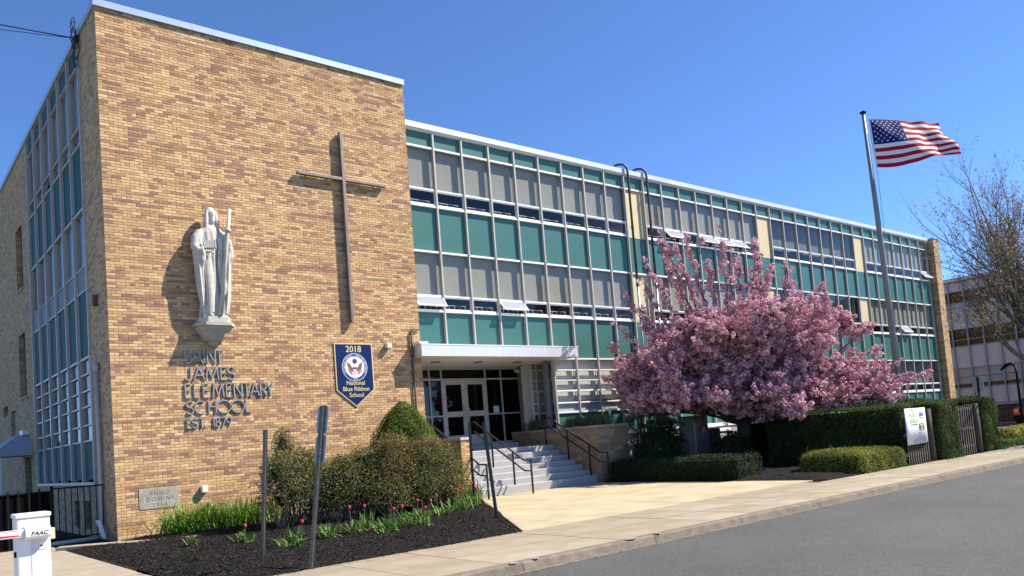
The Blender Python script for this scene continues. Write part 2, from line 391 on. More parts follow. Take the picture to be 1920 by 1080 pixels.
# gutter dirt strip at the foot of the kerb
MB().add([(-120, -11.60, ZR + 0.004), (160, -11.60, ZR + 0.004), (160, -11.5, ZR + 0.004), (-120, -11.5, ZR + 0.004)], [(0, 1, 2, 3)]).build('gutter_strip', mat('gutter_dirt', (0.17, 0.145, 0.11), 0.95, var=0.5, scale=14), road)

# ---- mulch beds: uneven sheets of bark mulch
def in_poly(P, poly):
    x, y = P[:, 0], P[:, 1]; ins = np.zeros(len(P), bool); n = len(poly)
    for i in range(n):
        x1, y1 = poly[i]; x2, y2 = poly[(i + 1) % n]
        c = ((y1 > y) != (y2 > y)) & (x < (x2 - x1) * (y - y1) / (y2 - y1 + 1e-12) + x1); ins ^= c
    return ins
def vnoise(P, s, seed=0):
    """cheap smooth value noise"""
    r_ = np.random.default_rng(seed).random((64, 64)); q = P[:, :2] * s + 1000; i = np.floor(q).astype(int); f = q - i; f = f * f * (3 - 2 * f)
    g_ = lambda a, b: r_[a % 64, b % 64]
    return (g_(i[:, 0], i[:, 1]) * (1 - f[:, 0]) + g_(i[:, 0] + 1, i[:, 1]) * f[:, 0]) * (1 - f[:, 1]) + (g_(i[:, 0], i[:, 1] + 1) * (1 - f[:, 0]) + g_(i[:, 0] + 1, i[:, 1] + 1) * f[:, 0]) * f[:, 1]
def edge_dist(P, poly):
    d = np.full(len(P), 1e9)
    for i in range(len(poly)):
        a = np.array(poly[i]); b = np.array(poly[(i + 1) % len(poly)]); ab = b - a
        t = np.clip(((P[:, :2] - a) @ ab) / (ab @ ab), 0, 1); d = np.minimum(d, np.linalg.norm(P[:, :2] - (a + t[:, None] * ab), axis=1))
    return d
def mulch_z(P, poly, amp): return np.minimum(edge_dist(P, poly) * 0.22, 0.09) + amp * (vnoise(P, 1.1, 1) - .5) + 0.03 * (vnoise(P, 6, 2) - .5) - 0.01
M_mulch = mat('bark_mulch', (0.016, 0.014, 0.013), 0.9, var=0.5, scale=60, bump=1.0, bscale=90, bdist=0.03, spec=0.15)
M_chip = mat('mulch_chip', (0.02, 0.018, 0.016), 0.85, attr=True, spec=0.2)
def mulch_bed(name, poly, chips, amp=0.08):
    P = np.array(poly); x0, y0 = P.min(0); x1, y1 = P.max(0); st = 0.12
    # grid whose outer points are pulled to the outline
    nx, ny = int((x1 - x0) / st) + 2, int((y1 - y0) / st) + 2
    gx, gy = np.meshgrid(np.linspace(x0, x1, nx), np.linspace(y0, y1, ny), indexing='ij'); V = np.stack([gx.ravel(), gy.ravel()], 1)
    ins = in_poly(V, poly)
    Q = V.copy()
    for i in range(len(poly)):                       # snap just-outside points to the nearest edge
        pass
    idx = np.arange(nx * ny).reshape(nx, ny); F = np.stack([idx[:-1, :-1], idx[1:, :-1], idx[1:, 1:], idx[:-1, 1:]], -1).reshape(-1, 4)
    keep = ins[F].any(1); F = F[keep]
    out = ~ins; d = np.full(len(V), 1e9); near = V.copy()
    for i in range(len(poly)):
        a = np.array(poly[i], float); b = np.array(poly[(i + 1) % len(poly)], float); ab = b - a
        t = np.clip(((V - a) @ ab) / (ab @ ab), 0, 1); c = a + t[:, None] * ab; dd = np.linalg.norm(V - c, axis=1); s = dd < d
        d[s] = dd[s]; near[s] = c[s]
    V[out] = near[out]
    Z = mulch_z(V, poly, amp); o = np_mesh(name, np.column_stack([V, Z]), F, M_mulch, smooth=True); structure(o)
    n = chips; C_ = np.column_stack([rng.uniform(x0, x1, n), rng.uniform(y0, y1, n)]); C_ = C_[in_poly(C_, poly)]
    C_ = C_[edge_dist(C_, poly) > 0.01]; n = len(C_)
    c3 = np.column_stack([C_, mulch_z(C_, poly, amp) + rng.uniform(0.0, 0.02, n)])
    d1 = rng.normal(size=(n, 3)) * (1, 1, 0.35); d1 /= np.linalg.norm(d1, axis=1)[:, None]
    d2 = np.cross(d1, rng.normal(size=(n, 3)) * (0.4, 0.4, 1)); d2 /= np.linalg.norm(d2, axis=1)[:, None]
    l = rng.uniform(0.007, 0.026, (n, 1)); w = rng.uniform(0.003, 0.009, (n, 1))
    VV = np.stack([c3 - d1 * l - d2 * w, c3 + d1 * l - d2 * w * .6, c3 + d1 * l * .9 + d2 * w, c3 - d1 * l * .8 + d2 * w * .8], 1).reshape(-1, 3)
    FF = np.arange(4 * n).reshape(n, 4); t = rng.random((n, 1)) ** 3
    cc = np.array([[0.010, 0.009, 0.008]]) * (1 - t) + np.array([[0.075, 0.062, 0.052]]) * t
    np_mesh('mulch_chips', VV, FF, M_chip, o, cc, kind='stuff')
    return o
BED_L = [(-1.16, -9.0), (4.25, -8.97), (8.72, -1.95), (8.3, -0.05), (0.02, -0.05), (-0.05, -1.1), (-1.16, -0.55)]
BED_R = [(13.62, -8.97), (14.4, -9.36), (24.9, -9.36), (24.9, 0.0), (13.66, 0.0)]
mulch_bed('mulch_bed', BED_L, 70000)
mulch_bed('mulch_bed', BED_R, 20000)
n = 900; tt = rng.random(n); sp = np.where(rng.random(n) < .6, 1, 0)
ex = np.where(sp, -1.1 + 5.3 * tt, 4.3 + 4.4 * tt) + np.where(sp, 0, rng.exponential(.05, n)); ey = np.where(sp, -8.97 - rng.exponential(.05, n), -8.9 + 7.0 * tt)
c3 = np.column_stack([ex, ey, np.full(n, .007)]); d1 = rng.normal(size=(n, 3)) * (1, 1, .1); d1 /= np.linalg.norm(d1, axis=1)[:, None]; d2 = np.cross(d1, np.array([[0, 0, 1.0]])); l = rng.uniform(.005, .018, (n, 1))
np_mesh('spilt_mulch', np.stack([c3 - d1 * l, c3 + d2 * l * .45, c3 + d1 * l, c3 - d2 * l * .45], 1).reshape(-1, 3), np.arange(4 * n).reshape(n, 4), M_chip, sw, np.tile([[.025, .021, .018]], (n, 1)), kind='stuff')
# pale concrete edging strip curving through the left bed
eg = [(-1.25, -0.42), (-0.75, -0.72), (-0.25, -1.15), (0.25, -1.72), (0.8, -2.03), (1.35, -2.2), (1.75, -2.28)]
b = MB()
for i in range(len(eg) - 1):
    p, q = Vector((*eg[i], 0)), Vector((*eg[i + 1], 0)); t = (q - p).normalized(); nrm = Vector((-t.y, t.x, 0)) * 0.11
    b.add([p - nrm + Vector((0, 0, .06)), q - nrm + Vector((0, 0, .06)), q + nrm + Vector((0, 0, .075)), p + nrm + Vector((0, 0, .075)), p - nrm - Vector((0, 0, .05)), q - nrm - Vector((0, 0, .05))], [(0, 1, 2, 3), (4, 5, 1, 0)])
structure(b.build('path_edging', M_concrete))

# grit, dry leaves and petals washed along the gutter
n = 2600; lx = rng.uniform(-3, 45, n); ly = -11.52 - rng.exponential(.045, n); C_ = np.column_stack([lx, ly, np.full(n, ZR + .008)])
d1 = unit2 = rng.normal(size=(n, 3)) * (1, 1, .15); d1 /= np.linalg.norm(d1, axis=1)[:, None]; d2 = np.cross(d1, np.array([[0, 0, 1.0]])); l = rng.uniform(.006, .022, (n, 1))
V = np.stack([C_ - d1 * l, C_ + d2 * l * .5, C_ + d1 * l, C_ - d2 * l * .5], 1).reshape(-1, 3)
lc = np.array([(0.16, 0.11, 0.06), (0.25, 0.2, 0.13), (0.07, 0.06, 0.05), (0.5, 0.32, 0.34)])[rng.choice(4, n, p=(.35, .3, .25, .1))]
np_mesh('gutter_litter', V, np.arange(4 * n).reshape(n, 4), M_chip, road, lc, kind='stuff')
# ================================================================== THE SCHOOL BUILDING
sch = thing('school_building', 'three-storey tan brick school with long green-panelled window wall and white entrance canopy', 'school')
W, H, CRS = 8.356, 12.343, 0.0677
# ---- brick front wall: every brick is built; the 300 nearest are objects
bw = MB().box(0.004, W - 0.004, 0.0045, 0.30, -0.1, H - 0.004).build('brick_wall', M_mortar, sch)
pal = [(0.60, 0.40, 0.19), (0.66, 0.46, 0.23), (0.56, 0.36, 0.165), (0.63, 0.43, 0.21), (0.58, 0.39, 0.20), (0.70, 0.50, 0.27),
       (0.50, 0.305, 0.15), (0.48, 0.29, 0.145), (0.45, 0.255, 0.135), (0.52, 0.29, 0.145),
       (0.31, 0.185, 0.12), (0.275, 0.165, 0.12), (0.34, 0.20, 0.125), (0.40, 0.205, 0.125)]
_mn = np.array(pal).mean(0); pal = [tuple(float(v) for v in (np.array(c) * .92 + _mn * .08) * (1.0, .99, 1.02)) for c in pal]
pw = np.array([11, 9, 9, 10, 8, 4, 9, 8, 6, 4, 6.5, 4.5, 5, 3.0]); pw /= pw.sum()
rb = np.random.default_rng(11)
z0 = -0.036; MJ = 0.0095
bricks = []
for k in range(int((H - z0) / CRS) + 1):
    zb = z0 + k * CRS; zt = min(zb + CRS - MJ, H - 0.006)
    if zt < 0.0: continue
    hdr = k % 6 == 2; unit = 0.1016 if hdr else 0.2032
    x = 0.0 if hdr else (0.0 if k % 2 else -0.1016); last = None
    while x < W - 0.01:
        a, b_ = max(x, 0.0), min(x + unit - MJ, W); x += unit
        if b_ - a < 0.02: continue
        ci = last if last is not None and rb.random() < .28 else rb.choice(len(pal), p=pw); last = ci
        bricks.append((a, b_, zb, zt, ci, rb.random(), hdr))
full = [i for i, q in enumerate(bricks) if abs((q[1] - q[0]) - (0.2032 - MJ)) < 1e-4 and abs(q[3] - q[2] - (CRS - MJ)) < 1e-4]
def bdist(i): q = bricks[i]; return (q[0] - CAM[0]) ** 2 + CAM[1] ** 2 + ((q[2] - CAM[2])) ** 2
# nearest ones that no plant, stone or sign hides
cand = [i for i in full if bricks[i][2] > 1.15]
single = set(sorted(cand, key=bdist)[:300])
bme = {}
for i in single:
    a, b_, zb, zt, c, j, hdr = bricks[i]; jq = int(j * 3)
    key = (c, jq)
    if key not in bme:
        t = MB(); w2, h2 = (0.2032 - MJ) / 2, (CRS - MJ) / 2; e = 0.003
        t.add([(-w2, 0.0042, -h2), (w2, 0.0042, -h2), (w2, 0.0042, h2), (-w2, 0.0042, h2), (-w2 + e, -0.001, -h2 + e), (w2 - e, -0.001, -h2 + e), (w2 - e, -0.001, h2 - e), (-w2 + e, -0.001, h2 - e)],
              [(4, 5, 6, 7), (0, 1, 5, 4), (1, 2, 6, 5), (2, 3, 7, 6), (3, 0, 4, 7)])
        me = bpy.data.meshes.new('brick'); me.from_pydata(t.v, [], t.f); me.materials.append(M_brick)
        f = 0.83 + 0.1 * jq
        at = me.attributes.new('col', 'FLOAT_COLOR', 'FACE'); at.data.foreach_set('color', np.array([(*[v * f for v in pal[c]], 1.0)] * 5, np.float32).ravel()); me.update(); bme[key] = me
    place(bpy.data.objects.new('brick', bme[key]), bw, ((a + b_) / 2, 0, (zb + zt) / 2))
rest = [q for i, q in enumerate(bricks) if i not in single]; n = len(rest)
Q = np.array([(q[0], q[1], q[2], q[3]) for q in rest]); e = 0.003
y1 = np.full(n, 0.0042); yf = rb.uniform(-0.0025, 0.0015, n)
def st(x, y, z): return np.stack([x, y, z], 1)
V = np.stack([st(Q[:, 0], y1, Q[:, 2]), st(Q[:, 1], y1, Q[:, 2]), st(Q[:, 1], y1, Q[:, 3]), st(Q[:, 0], y1, Q[:, 3]),
              st(Q[:, 0] + e, yf, Q[:, 2] + e), st(Q[:, 1] - e, yf, Q[:, 2] + e), st(Q[:, 1] - e, yf, Q[:, 3] - e), st(Q[:, 0] + e, yf, Q[:, 3] - e)], 1).reshape(-1, 3)
F = (np.array([(4, 5, 6, 7), (0, 1, 5, 4), (1, 2, 6, 5), (2, 3, 7, 6), (3, 0, 4, 7)])[None] + (np.arange(n) * 8)[:, None, None]).reshape(-1, 4)
cc = np.array([np.array(pal[q[4]]) * (0.80 + 0.23 * q[5]) * np.array((1.0, .985, .99)) for q in rest])
wx = np.array([((q[0] + q[1]) / 2, q[2]) for q in rest])          # weathering: broad blotches, rain streaks below the coping
st_k = 0.90 + 0.16 * vnoise(wx, .55, 9) + 0.05 * vnoise(wx * (2.4, .25), 1.0, 12) - 0.16 * np.clip((wx[:, 1] - 11.2) / 1.1, 0, 1) * vnoise(wx * (3.0, .3), 1.0, 14)
cc = np.repeat(cc * st_k[:, None], 5, 0)
np_mesh('bricks', V, F, M_brick, bw, cc, kind='stuff')
# ---- left side wall (plane x = 0) with its openings
OPEN = [(1.74, 9.48, 1.31, 12.30), (10.97, 12.25, 7.90, 10.03), (11.06, 12.40, 4.25, 6.40), (13.6, 14.72, 2.82, 3.95), (15.33, 16.55, 3.88, 4.25), (10.75, 12.0, 0.0, 2.2),
        (2.55, 3.15, 0.15, 0.85), (3.75, 4.35, 0.15, 0.85), (1.55, 1.68, 0.2, 0.8)]
OPEN = OPEN[:-1]
ys = sorted({0.003, 24.0, *[o[0] for o in OPEN], *[o[1] for o in OPEN]}); zs = sorted({-0.1, H - 0.004, *[o[2] for o in OPEN], *[o[3] for o in OPEN]})
b = MB()
for i in range(len(ys) - 1):
    for j in range(len(zs) - 1):
        cy, cz = (ys[i] + ys[i + 1]) / 2, (zs[j] + zs[j + 1]) / 2
        if any(o[0] < cy < o[1] and o[2] < cz < o[3] for o in OPEN): continue
        b.add([(0.003, ys[i], zs[j]), (0.003, ys[i], zs[j + 1]), (0.003, ys[i + 1], zs[j + 1]), (0.003, ys[i + 1], zs[j])], [(0, 1, 2, 3)])
for (a, c, d, e_) in OPEN:
    dp = 0.22
    b.add([(0.003, a, d), (dp, a, d), (dp, a, e_), (0.003, a, e_)], [(0, 1, 2, 3)]); b.add([(0.003, c, d), (dp, c, d), (dp, c, e_), (0.003, c, e_)], [(3, 2, 1, 0)])
    b.add([(0.003, a, d), (0.003, c, d), (dp, c, d), (dp, a, d)], [(0, 1, 2, 3)]); b.add([(0.003, a, e_), (dp, a, e_), (dp, c, e_), (0.003, c, e_)], [(0, 1, 2, 3)])
b.build('side_wall', M_sidebrick, sch)
MB().box(0.25, W - 0.05, 23.7, 24, -0.1, H).box(W - 0.22, W - 0.006, 0.31, 24, 0, H - 0.01).build('rear_wall', M_frontbrick, sch)
MB().box(0.2, W - 0.25, 0.32, 23.6, H - 0.5, H - 0.35).build('roof', M_roof, sch)
MB().box(0.24, W - 0.25, 0.33, 23.6, 7.9, 8.0).box(0.24, W - 0.25, 0.33, 23.6, 4.5, 4.6).box(4.0, 4.1, 0.33, 23.6, 0, 12).build('interior', M_interior, sch)
# sheet-metal coping of the brick block
cpb = MB(); cpb.prism([(-0.05, -0.06, H), (W + 0.02, -0.06, H), (W + 0.02, 24, H), (-0.05, 24, H)], (0, 0, 0.16)); cpb.build('coping', M_coping, sch)
for xx in (2.2, 4.4, 6.6): bxo('coping_seam', xx, xx + 0.05, -0.064, 0.1, H + 0.002, H + 0.163, M_coping, sch)

# ---- side curtain wall
SY0, SDY = 1.77, 1.278
def sbx(name, y0, y1, x0, x1, za, zb, m): return bxo(name, x0, x1, y0, y1, za, zb, m, sch)
for i in range(7):
    yy = SY0 + SDY * i; sbx('mullion', yy - 0.035, yy + 0.035, -0.05, 0.10, 1.32, 12.29, M_alu)
    for zj in (8.16, 4.43): sbx('mullion_joint', yy - 0.04, yy + 0.04, -0.055, 0.105, zj - 0.012, zj + 0.012, M_greymetal)
SL = [(12.30, 11.76, 'p'), (11.72, 10.20, 'w'), (10.16, 9.77, 'v'), (9.72, 8.12, 'p'), (8.06, 6.66, 'w'), (6.63, 6.08, 'l'), (6.04, 4.42, 'p'),
      (4.36, 4.01, 'w'), (3.97, 3.60, 'w'), (3.56, 3.21, 'w'), (3.17, 2.75, 'w'), (2.71, 2.36, 'w'), (2.32, 1.38, 'p')]
for i in range(6):
    ya, yb = SY0 + SDY * i + 0.035, SY0 + SDY * (i + 1) - 0.035
    for j, (zt, zb, t) in enumerate(SL):
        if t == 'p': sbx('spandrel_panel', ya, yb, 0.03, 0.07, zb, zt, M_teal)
        elif t == 'l':
            sbx('louvre', ya, yb, 0.02, 0.07, zb, zt, M_louver)
        else:
            if t == 'v' and i == 3:
                o = sbx('window_pane', ya, yb, 0.03, 0.045, zb, zt, M_glass); o.rotation_euler = (0, R(18), 0); o.location.x -= 0.07
            else: sbx('window_pane', ya, yb, 0.045, 0.055, zb, zt, M_glass)
            if t == 'w' and zb > 4.4: sbx('curtain', ya, yb, 0.16, 0.17, zb, zt, M_curtain)
        if j + 1 < len(SL): sbx('transom', ya, yb, -0.01, 0.09, SL[j + 1][0], zb, M_alu)
MB().box(-0.06, 0.12, SY0 - 0.06, SY0 + 6 * SDY + 0.06, 1.25, 1.32).build('sill', M_alu, sch)
# punched side windows with frames and sills
for (a, c, d, e_) in OPEN[1:]:
    f = MB(); x = 0.15
    for (p, q, r_, s_) in ((a, a + .05, d, e_), (c - .05, c, d, e_), (a + .05, c - .05, d, d + .05), (a + .05, c - .05, e_ - .05, e_)): f.box(x, x + .05, p, q, r_, s_)
    if e_ - d > 1: f.box(x, x + .05, a + .05, c - .05, d + (e_ - d) * .35, d + (e_ - d) * .35 + .05)
    wv = f.build('window_frame', M_greymetal if d > 3.8 or d < 1 else M_white, sch)
    bxo('pane', x + .02, x + .03, a + .05, c - .05, d + .05, e_ - .05, M_glass_dk, wv)
    if e_ - d > 0.9 and d > 1: bxo('sill', -0.04, 0.15, a - .05, c + .05, d - .06, d - .002, M_stone, wv)
# hip canopy over the side door
aw = MB()
y0_, y1_ = 10.35, 12.6; zt = 2.95; zb = 2.42; xo = -1.05
aw.add([(0, y0_, zb), (xo, y0_, zb), (xo, y1_, zb), (0, y1_, zb), (0, y0_ + .75, zt), (0, y1_ - .75, zt), (-0.32, y0_ + .75, zt), (-0.32, y1_ - .75, zt)],
       [(0, 1, 6, 4), (1, 2, 7, 6), (2, 3, 5, 7), (4, 6, 7, 5)])
aw.box(xo, 0, y0_, y1_, zb - 0.16, zb - 0.003)
aw.build('side_canopy', mat('pale_awning', (0.36, 0.38, 0.43), 0.5, var=0.06, scale=3), sch)
MB().box(-0.18, 0.0, 11.0, 11.6, 2.95, 3.1).build('canopy_box', M_white, sch)
MB().box(-0.92, -0.86, 10.45, 10.51, 0, 2.26).box(-0.92, -0.86, 12.3, 12.36, 0, 2.26).build('canopy_post', M_white, sch)
# horn strobe on the side wall
MB().box(-0.10, 0.0, 0.88, 1.0, 5.45, 5.71).build('horn_box', mat('rust_red', (0.14, 0.05, 0.035), 0.7, var=0.3, scale=20), sch)

# ---- front curtain wall
X1, DX, YM = 9.5223, 1.0872, 0.2866
def mx(k): return X1 + DX * (k - 1)
XS = 44.32
NCOL = 33
LV = [(11.19, 10.74, 'top'), (10.68, 9.415, 'win2'), (9.365, 8.91, 'vent2'), (8.83, 7.47, 'sp2'), (7.41, 6.11, 'win1'), (6.06, 5.66, 'vent1'), (5.58, 4.20, 'sp1')]
CREAM = {10, 18, 26}
OPENV = {('vent1', 1): 38, ('vent1', 4): 40, ('vent2', 12): 40, ('vent2', 14): 42, ('vent2', 15): 40, ('vent2', 16): 43, ('vent2', 33): 38, ('vent1', 30): 36}
for k in range(0, 34):
    xm = mx(k); zb = 4.47 if k < 5 else 1.5
    if k == 0: xm = W + 0.06
    bxo('mullion', xm - 0.0275, xm + 0.0275, YM, YM + 0.13, zb, 11.19, M_alu, sch)
    if k >= 1: bxo('mullion_joint', xm - 0.034, xm + 0.034, YM - 0.006, YM + 0.12, 7.425, 7.465, M_greymetal, sch)
def vent(k, xa, xb, zt, zb, ang):
    """bottom-opening awning sash hung from its top rail"""
    f = MB(); hh = zt - zb; w = xb - xa; t = 0.035; d = 0.045
    f.box(0, w, 0, d, -t, 0).box(0, w, 0, d, -hh, -hh + t).box(0, t, 0.001, d - .001, -hh + t, -t).box(w - t, w, 0.001, d - .001, -hh + t, -t)
    o = f.build('vent_window', M_white, None, origin=(0, 0, 0)); o.parent = sch; o.location = (xa, YM + 0.05, zt); WPOS[o.name] = Vector((0, 0, 0)); o.rotation_euler = (R(-ang), 0, 0)
    p = bpy.data.objects.new('pane', None)
    bxo('pane', t, w - t, d * .4, d * .6, -hh + t, -t, M_glass_v if ang else M_glass, o)
M_glass_v = dusty_glass('vent_glass')
for k in range(1, NCOL + 1):
    xa, xb = (mx(k - 1) if k > 1 else W + 0.06) + 0.0275, mx(k) - 0.0275
    for (zt, zb, t) in LV:
        if t == 'top' or t.startswith('sp'): bxo('spandrel_panel', xa, xb, YM + 0.095, YM + 0.12, zb - 0.03, zt, M_green, sch)
        elif k in CREAM:
            if t.startswith('win'): bxo('cream_panel', xa, xb, YM + 0.085, YM + 0.12, (8.83 if t == 'win2' else 5.58), zt, M_cream, sch)
        elif t.startswith('win'):
            bxo('window_pane', xa, xb, YM + 0.075, YM + 0.083, zb, zt, M_glass, sch)
            if k <= 17: bxo('roller_shade', xa - 0.02, xb + 0.02, YM + 0.20, YM + 0.206, zb - 0.02, zt + 0.1, M_shade, sch)
            elif k <= 25:
                bxo('curtain', xa - 0.02, xb + 0.02, YM + 0.42, YM + 0.43, zb - 0.02 + 0.12 * (k % 3 == 0), zt + 0.1, M_curtain, sch)
            else: bxo('curtain', xa - 0.02, xb + 0.02, YM + 0.22, YM + 0.23, zb - 0.02, zt + 0.1, M_shade, sch)
        else:
            vent(k, xa, xb, zt, zb, OPENV.get((t, k), 0))
            if k <= 17 or OPENV.get((t, k)):
                gr = MB(); zz = zb + 0.20
                gr.bar((xa + .12, YM + .30, zz), (xb - .05, YM + .30, zz), 0.014)
                for q in np.linspace(xa + .14, xb - .07, 5): gr.bar((q, YM + .30, zb - .05), (q, YM + .30, zz), 0.012)
                gr.build('guard_rail', M_white, sch)
    # transoms between the bands
    for (zt, zb, ph) in ((10.74, 10.68, 0), (9.415, 9.365, 1), (8.91, 8.83, 1), (7.47, 7.41, 0), (6.11, 6.06, 1), (5.66, 5.58, 1), (4.20, 4.15, 2)):
        if ph == 1 and k in CREAM: continue
        if ph == 2 and k < 6: continue
        bxo('transom', xa, xb, YM + 0.025 if ph != 1 else YM + 0.035, YM + 0.115, zb, zt, M_white, sch)
        if ph == 1 and zt - zb > 0.06: bxo('sill', xa, xb, YM + 0.012, YM + 0.036, zb, zb + 0.035, M_white, sch)
    # ground floor
    if k >= 6:
        if k < 17:
            rows = [(4.15, 3.805), (3.765, 3.45), (3.416, 3.103), (3.044, 2.69), (2.636, 2.375)]
            for i, (zt, zb) in enumerate(rows):
                bxo('window_pane', xa, xb, YM + 0.075, YM + 0.083, zb, zt, M_glass, sch)
                if i < 4: bxo('pale_blind', xa - .01, xb + .01, YM + 0.19 + 0.02 * (i % 2), YM + 0.20 + 0.02 * (i % 2), zb + (0.05 if i == 3 and k in (7, 8, 11) else 0.0), zt, M_shade_lt, sch)
                else: bxo('pale_blind', xa - .01, xb + .01, YM + 0.12, YM + 0.13, zb, zt, mat('frosted_sheet', (0.45, 0.50, 0.50), 0.7), sch)
                lo = rows[i + 1][0] if i < 4 else 2.304
                bxo('transom', xa, xb, YM + 0.03, YM + 0.11, lo, zb, M_white, sch)
            gz = 2.304
        elif k in CREAM:
            bxo('cream_panel', xa, xb, YM + 0.085, YM + 0.12, 2.402, 4.15, M_cream, sch); gz = 2.402
        else:
            bxo('window_pane', xa, xb, YM + 0.075, YM + 0.083, 2.913, 4.15, M_glass, sch)
            bxo('curtain', xa - .02, xb + .02, YM + 0.35, YM + 0.36, 2.9, 4.2, M_curtain, sch)
            vent(k, xa, xb, 2.848, 2.50, 0)
            bxo('transom', xa, xb, YM + 0.03, YM + 0.11, 2.848, 2.913, M_white, sch); bxo('transom', xa, xb, YM + 0.03, YM + 0.11, 2.402, 2.50, M_white, sch); gz = 2.402
        bxo('spandrel_panel', xa, xb, YM + 0.095, YM + 0.12, 1.58, gz, M_green, sch)
MB().box(13.84, XS + .2, YM - 0.02, YM + 0.14, 1.44, 1.575).build('base_sill', M_white, sch)
MB().box(13.86, XS + .2, YM + 0.02, YM + 0.3, -0.1, 1.435).build('base_wall', mat('base_concrete', (0.36, 0.34, 0.31), 0.9, var=0.15, scale=3), sch)
# fascia and roof edge of the window wing
MB().box(W + 0.001, XS + 0.25, YM - 0.05, 1.0, 11.255, 11.43).build('fascia', M_fascia, sch)
MB().box(W + 0.001, XS + 0.25, YM - 0.01, 0.6, 11.195, 11.252).build('fascia_trim', M_white, sch)
MB().box(W, 45.3, 1.0, 15, 11.1, 11.3).build('wing_roof', M_roof, sch)
# floors and rear wall of the wing seen through the glass
MB().box(W, 45.2, 0.62, 14.6, 8.0, 8.2).box(W, 45.2, 0.62, 14.6, 4.75, 4.95).box(15, 45.2, 0.62, 14.6, 1.35, 1.55).box(W, 45.2, 6.0, 6.1, -0.1, 11.1).box(W + .02, W + .1, 0.5, 14, 4.5, 11.1).build('wing_interior', M_interior, sch)
for xx in (18.3, 27.0, 35.7): bxo('classroom_wall', xx, xx + .12, 0.62, 6, 1.55, 11.1, M_interior, sch)
MB().box(W, 45.3, 14.7, 15, -0.1, 11.2).build('wing_rear_wall', M_frontbrick, sch)
# brick end wall
eb = MB().box(XS + 0.255, 45.35, -0.02, 15, -0.1, 11.34).build('end_wall', M_frontbrick, sch)
bxo('coping', XS + 0.25, 45.38, -0.05, 15, 11.345, 11.40, M_coping, sch)

# roof drain / gas pipes with goosenecks over the parapet
for (xp, zend) in ((mx(9) + 0.10, 1.4), (mx(10) + 0.09, 1.4)):
    b = MB(); yq = YM - 0.14
    b.tube([(xp - 0.38, yq + 0.5, 11.40), (xp - 0.36, yq + 0.45, 11.54), (xp - 0.26, yq + 0.26, 11.62), (xp - 0.13, yq + 0.1, 11.60), (xp - 0.03, yq + 0.01, 11.48), (xp, yq, 11.30), (xp, yq, 10.2), (xp, yq, 7.2)], 0.047, 10)
    b.build('roof_pipe', M_dkmetal, sch, smooth=True)
    b = MB().tube([(xp, yq, 7.2), (xp, yq, 4), (xp, yq, zend)], 0.042, 10); b.build('lower_pipe', mat('galvanised', (0.35, 0.36, 0.37), 0.4, metal=0.6, var=0.2, scale=5), sch, smooth=True)
    for zc in (10.5, 9.1, 7.2, 6.9): MB().tube([(xp, yq, zc), (xp, yq, zc + 0.12)], 0.058, 10).build('pipe_collar', M_dkmetal, sch)

# ---- entrance: canopy, glazed screen, doors
CX0, CX1, CY0, CY1, CZ0, CZ1 = 8.08, 14.32, -0.44, 2.64, 4.135, 4.46
MB().box(CX0 + .02, CX1 - .02, -0.005, CY1, CZ0 + 0.03, CZ1 - 0.04).box(CX0 + .02, CX1 - .02, CY0 + .02, -0.006, CZ0 + 0.03, CZ1 - 0.04).build('canopy', M_soffit, sch)
cn = MB().box(CX0 + .003, CX1 - .003, CY0 + .003, -0.008, CZ0, CZ0 + 0.028).box(W + .01, 14.3, -0.006, CY1, CZ0, CZ0 + 0.028).build('canopy_soffit', M_soffit, sch)
fx = [CX0, 9.15, 11.0, 12.9, CX1]
for i in range(4): bxo('canopy_fascia', fx[i] + .002, fx[i + 1] - .002, CY0 - 0.006, CY0 + .018, CZ0 + .004, CZ1, M_fascia, sch)
bxo('canopy_fascia', CX0 - .006, CX0 + .018, CY0 + .02, -0.012, CZ0 + .004, CZ1, M_fascia, sch)
bxo('canopy_fascia', CX1 - .018, CX1 + .006, CY0 + .02, YM - .005, CZ0 + .004, CZ1, M_fascia, sch)
MB().box(CX0 - .015, CX1 + .015, CY0 - .015, YM - .004, CZ1 + .003, CZ1 + .035).build('canopy_drip_edge', M_white, sch)
for xx in (9.45, 11.1, 12.75):
    MB().lathe([(0.15, 0.0), (0.17, -0.012), (0.15, -0.03), (0.11, -0.035)], (xx, 0.9, CZ0 - 0.002), 20).build('downlight', mat('downlight_trim', (0.22, 0.2, 0.17), 0.5), sch)
DY = 2.6
def fr(x0, x1, za, zb, d=0.09): bxo('door_screen_frame', x0, x1, DY - 0.02, DY - 0.02 + d, za, zb, M_alu, sch)
for (x, w) in ((8.6, .05), (9.45, .05), (10.30, .05), (10.79, .05), (12.66, .05), (13.36, .05), (14.215, .06)): fr(x - w / 2, x + w / 2, 1.45, 4.13)
def hfr(xa, xb, za, zb): bxo('door_screen_frame', xa, xb, DY - 0.015, DY + 0.06, za, zb, M_alu, sch)
spans = [(8.4, 8.575), (8.625, 9.425), (9.475, 10.275), (10.325, 10.765), (12.685, 13.335), (13.385, 14.185)]
for (xa, xb) in spans:
    hfr(xa, xb, 4.07, 4.13); hfr(xa, xb, 3.71, 3.77); hfr(xa, xb, 2.48, 2.53); hfr(xa, xb, 1.45, 1.53)
    for (za, zb) in ((1.53, 2.48), (2.53, 3.71), (3.77, 4.07)): bxo('screen_pane', xa, xb, DY + .02, DY + .028, za, zb, M_glass_dk, sch)
hfr(10.815, 12.635, 4.07, 4.13); hfr(10.815, 12.635, 3.70, 3.77); bxo('screen_pane', 10.815, 12.635, DY + .02, DY + .028, 3.77, 4.07, M_glass_dk, sch)
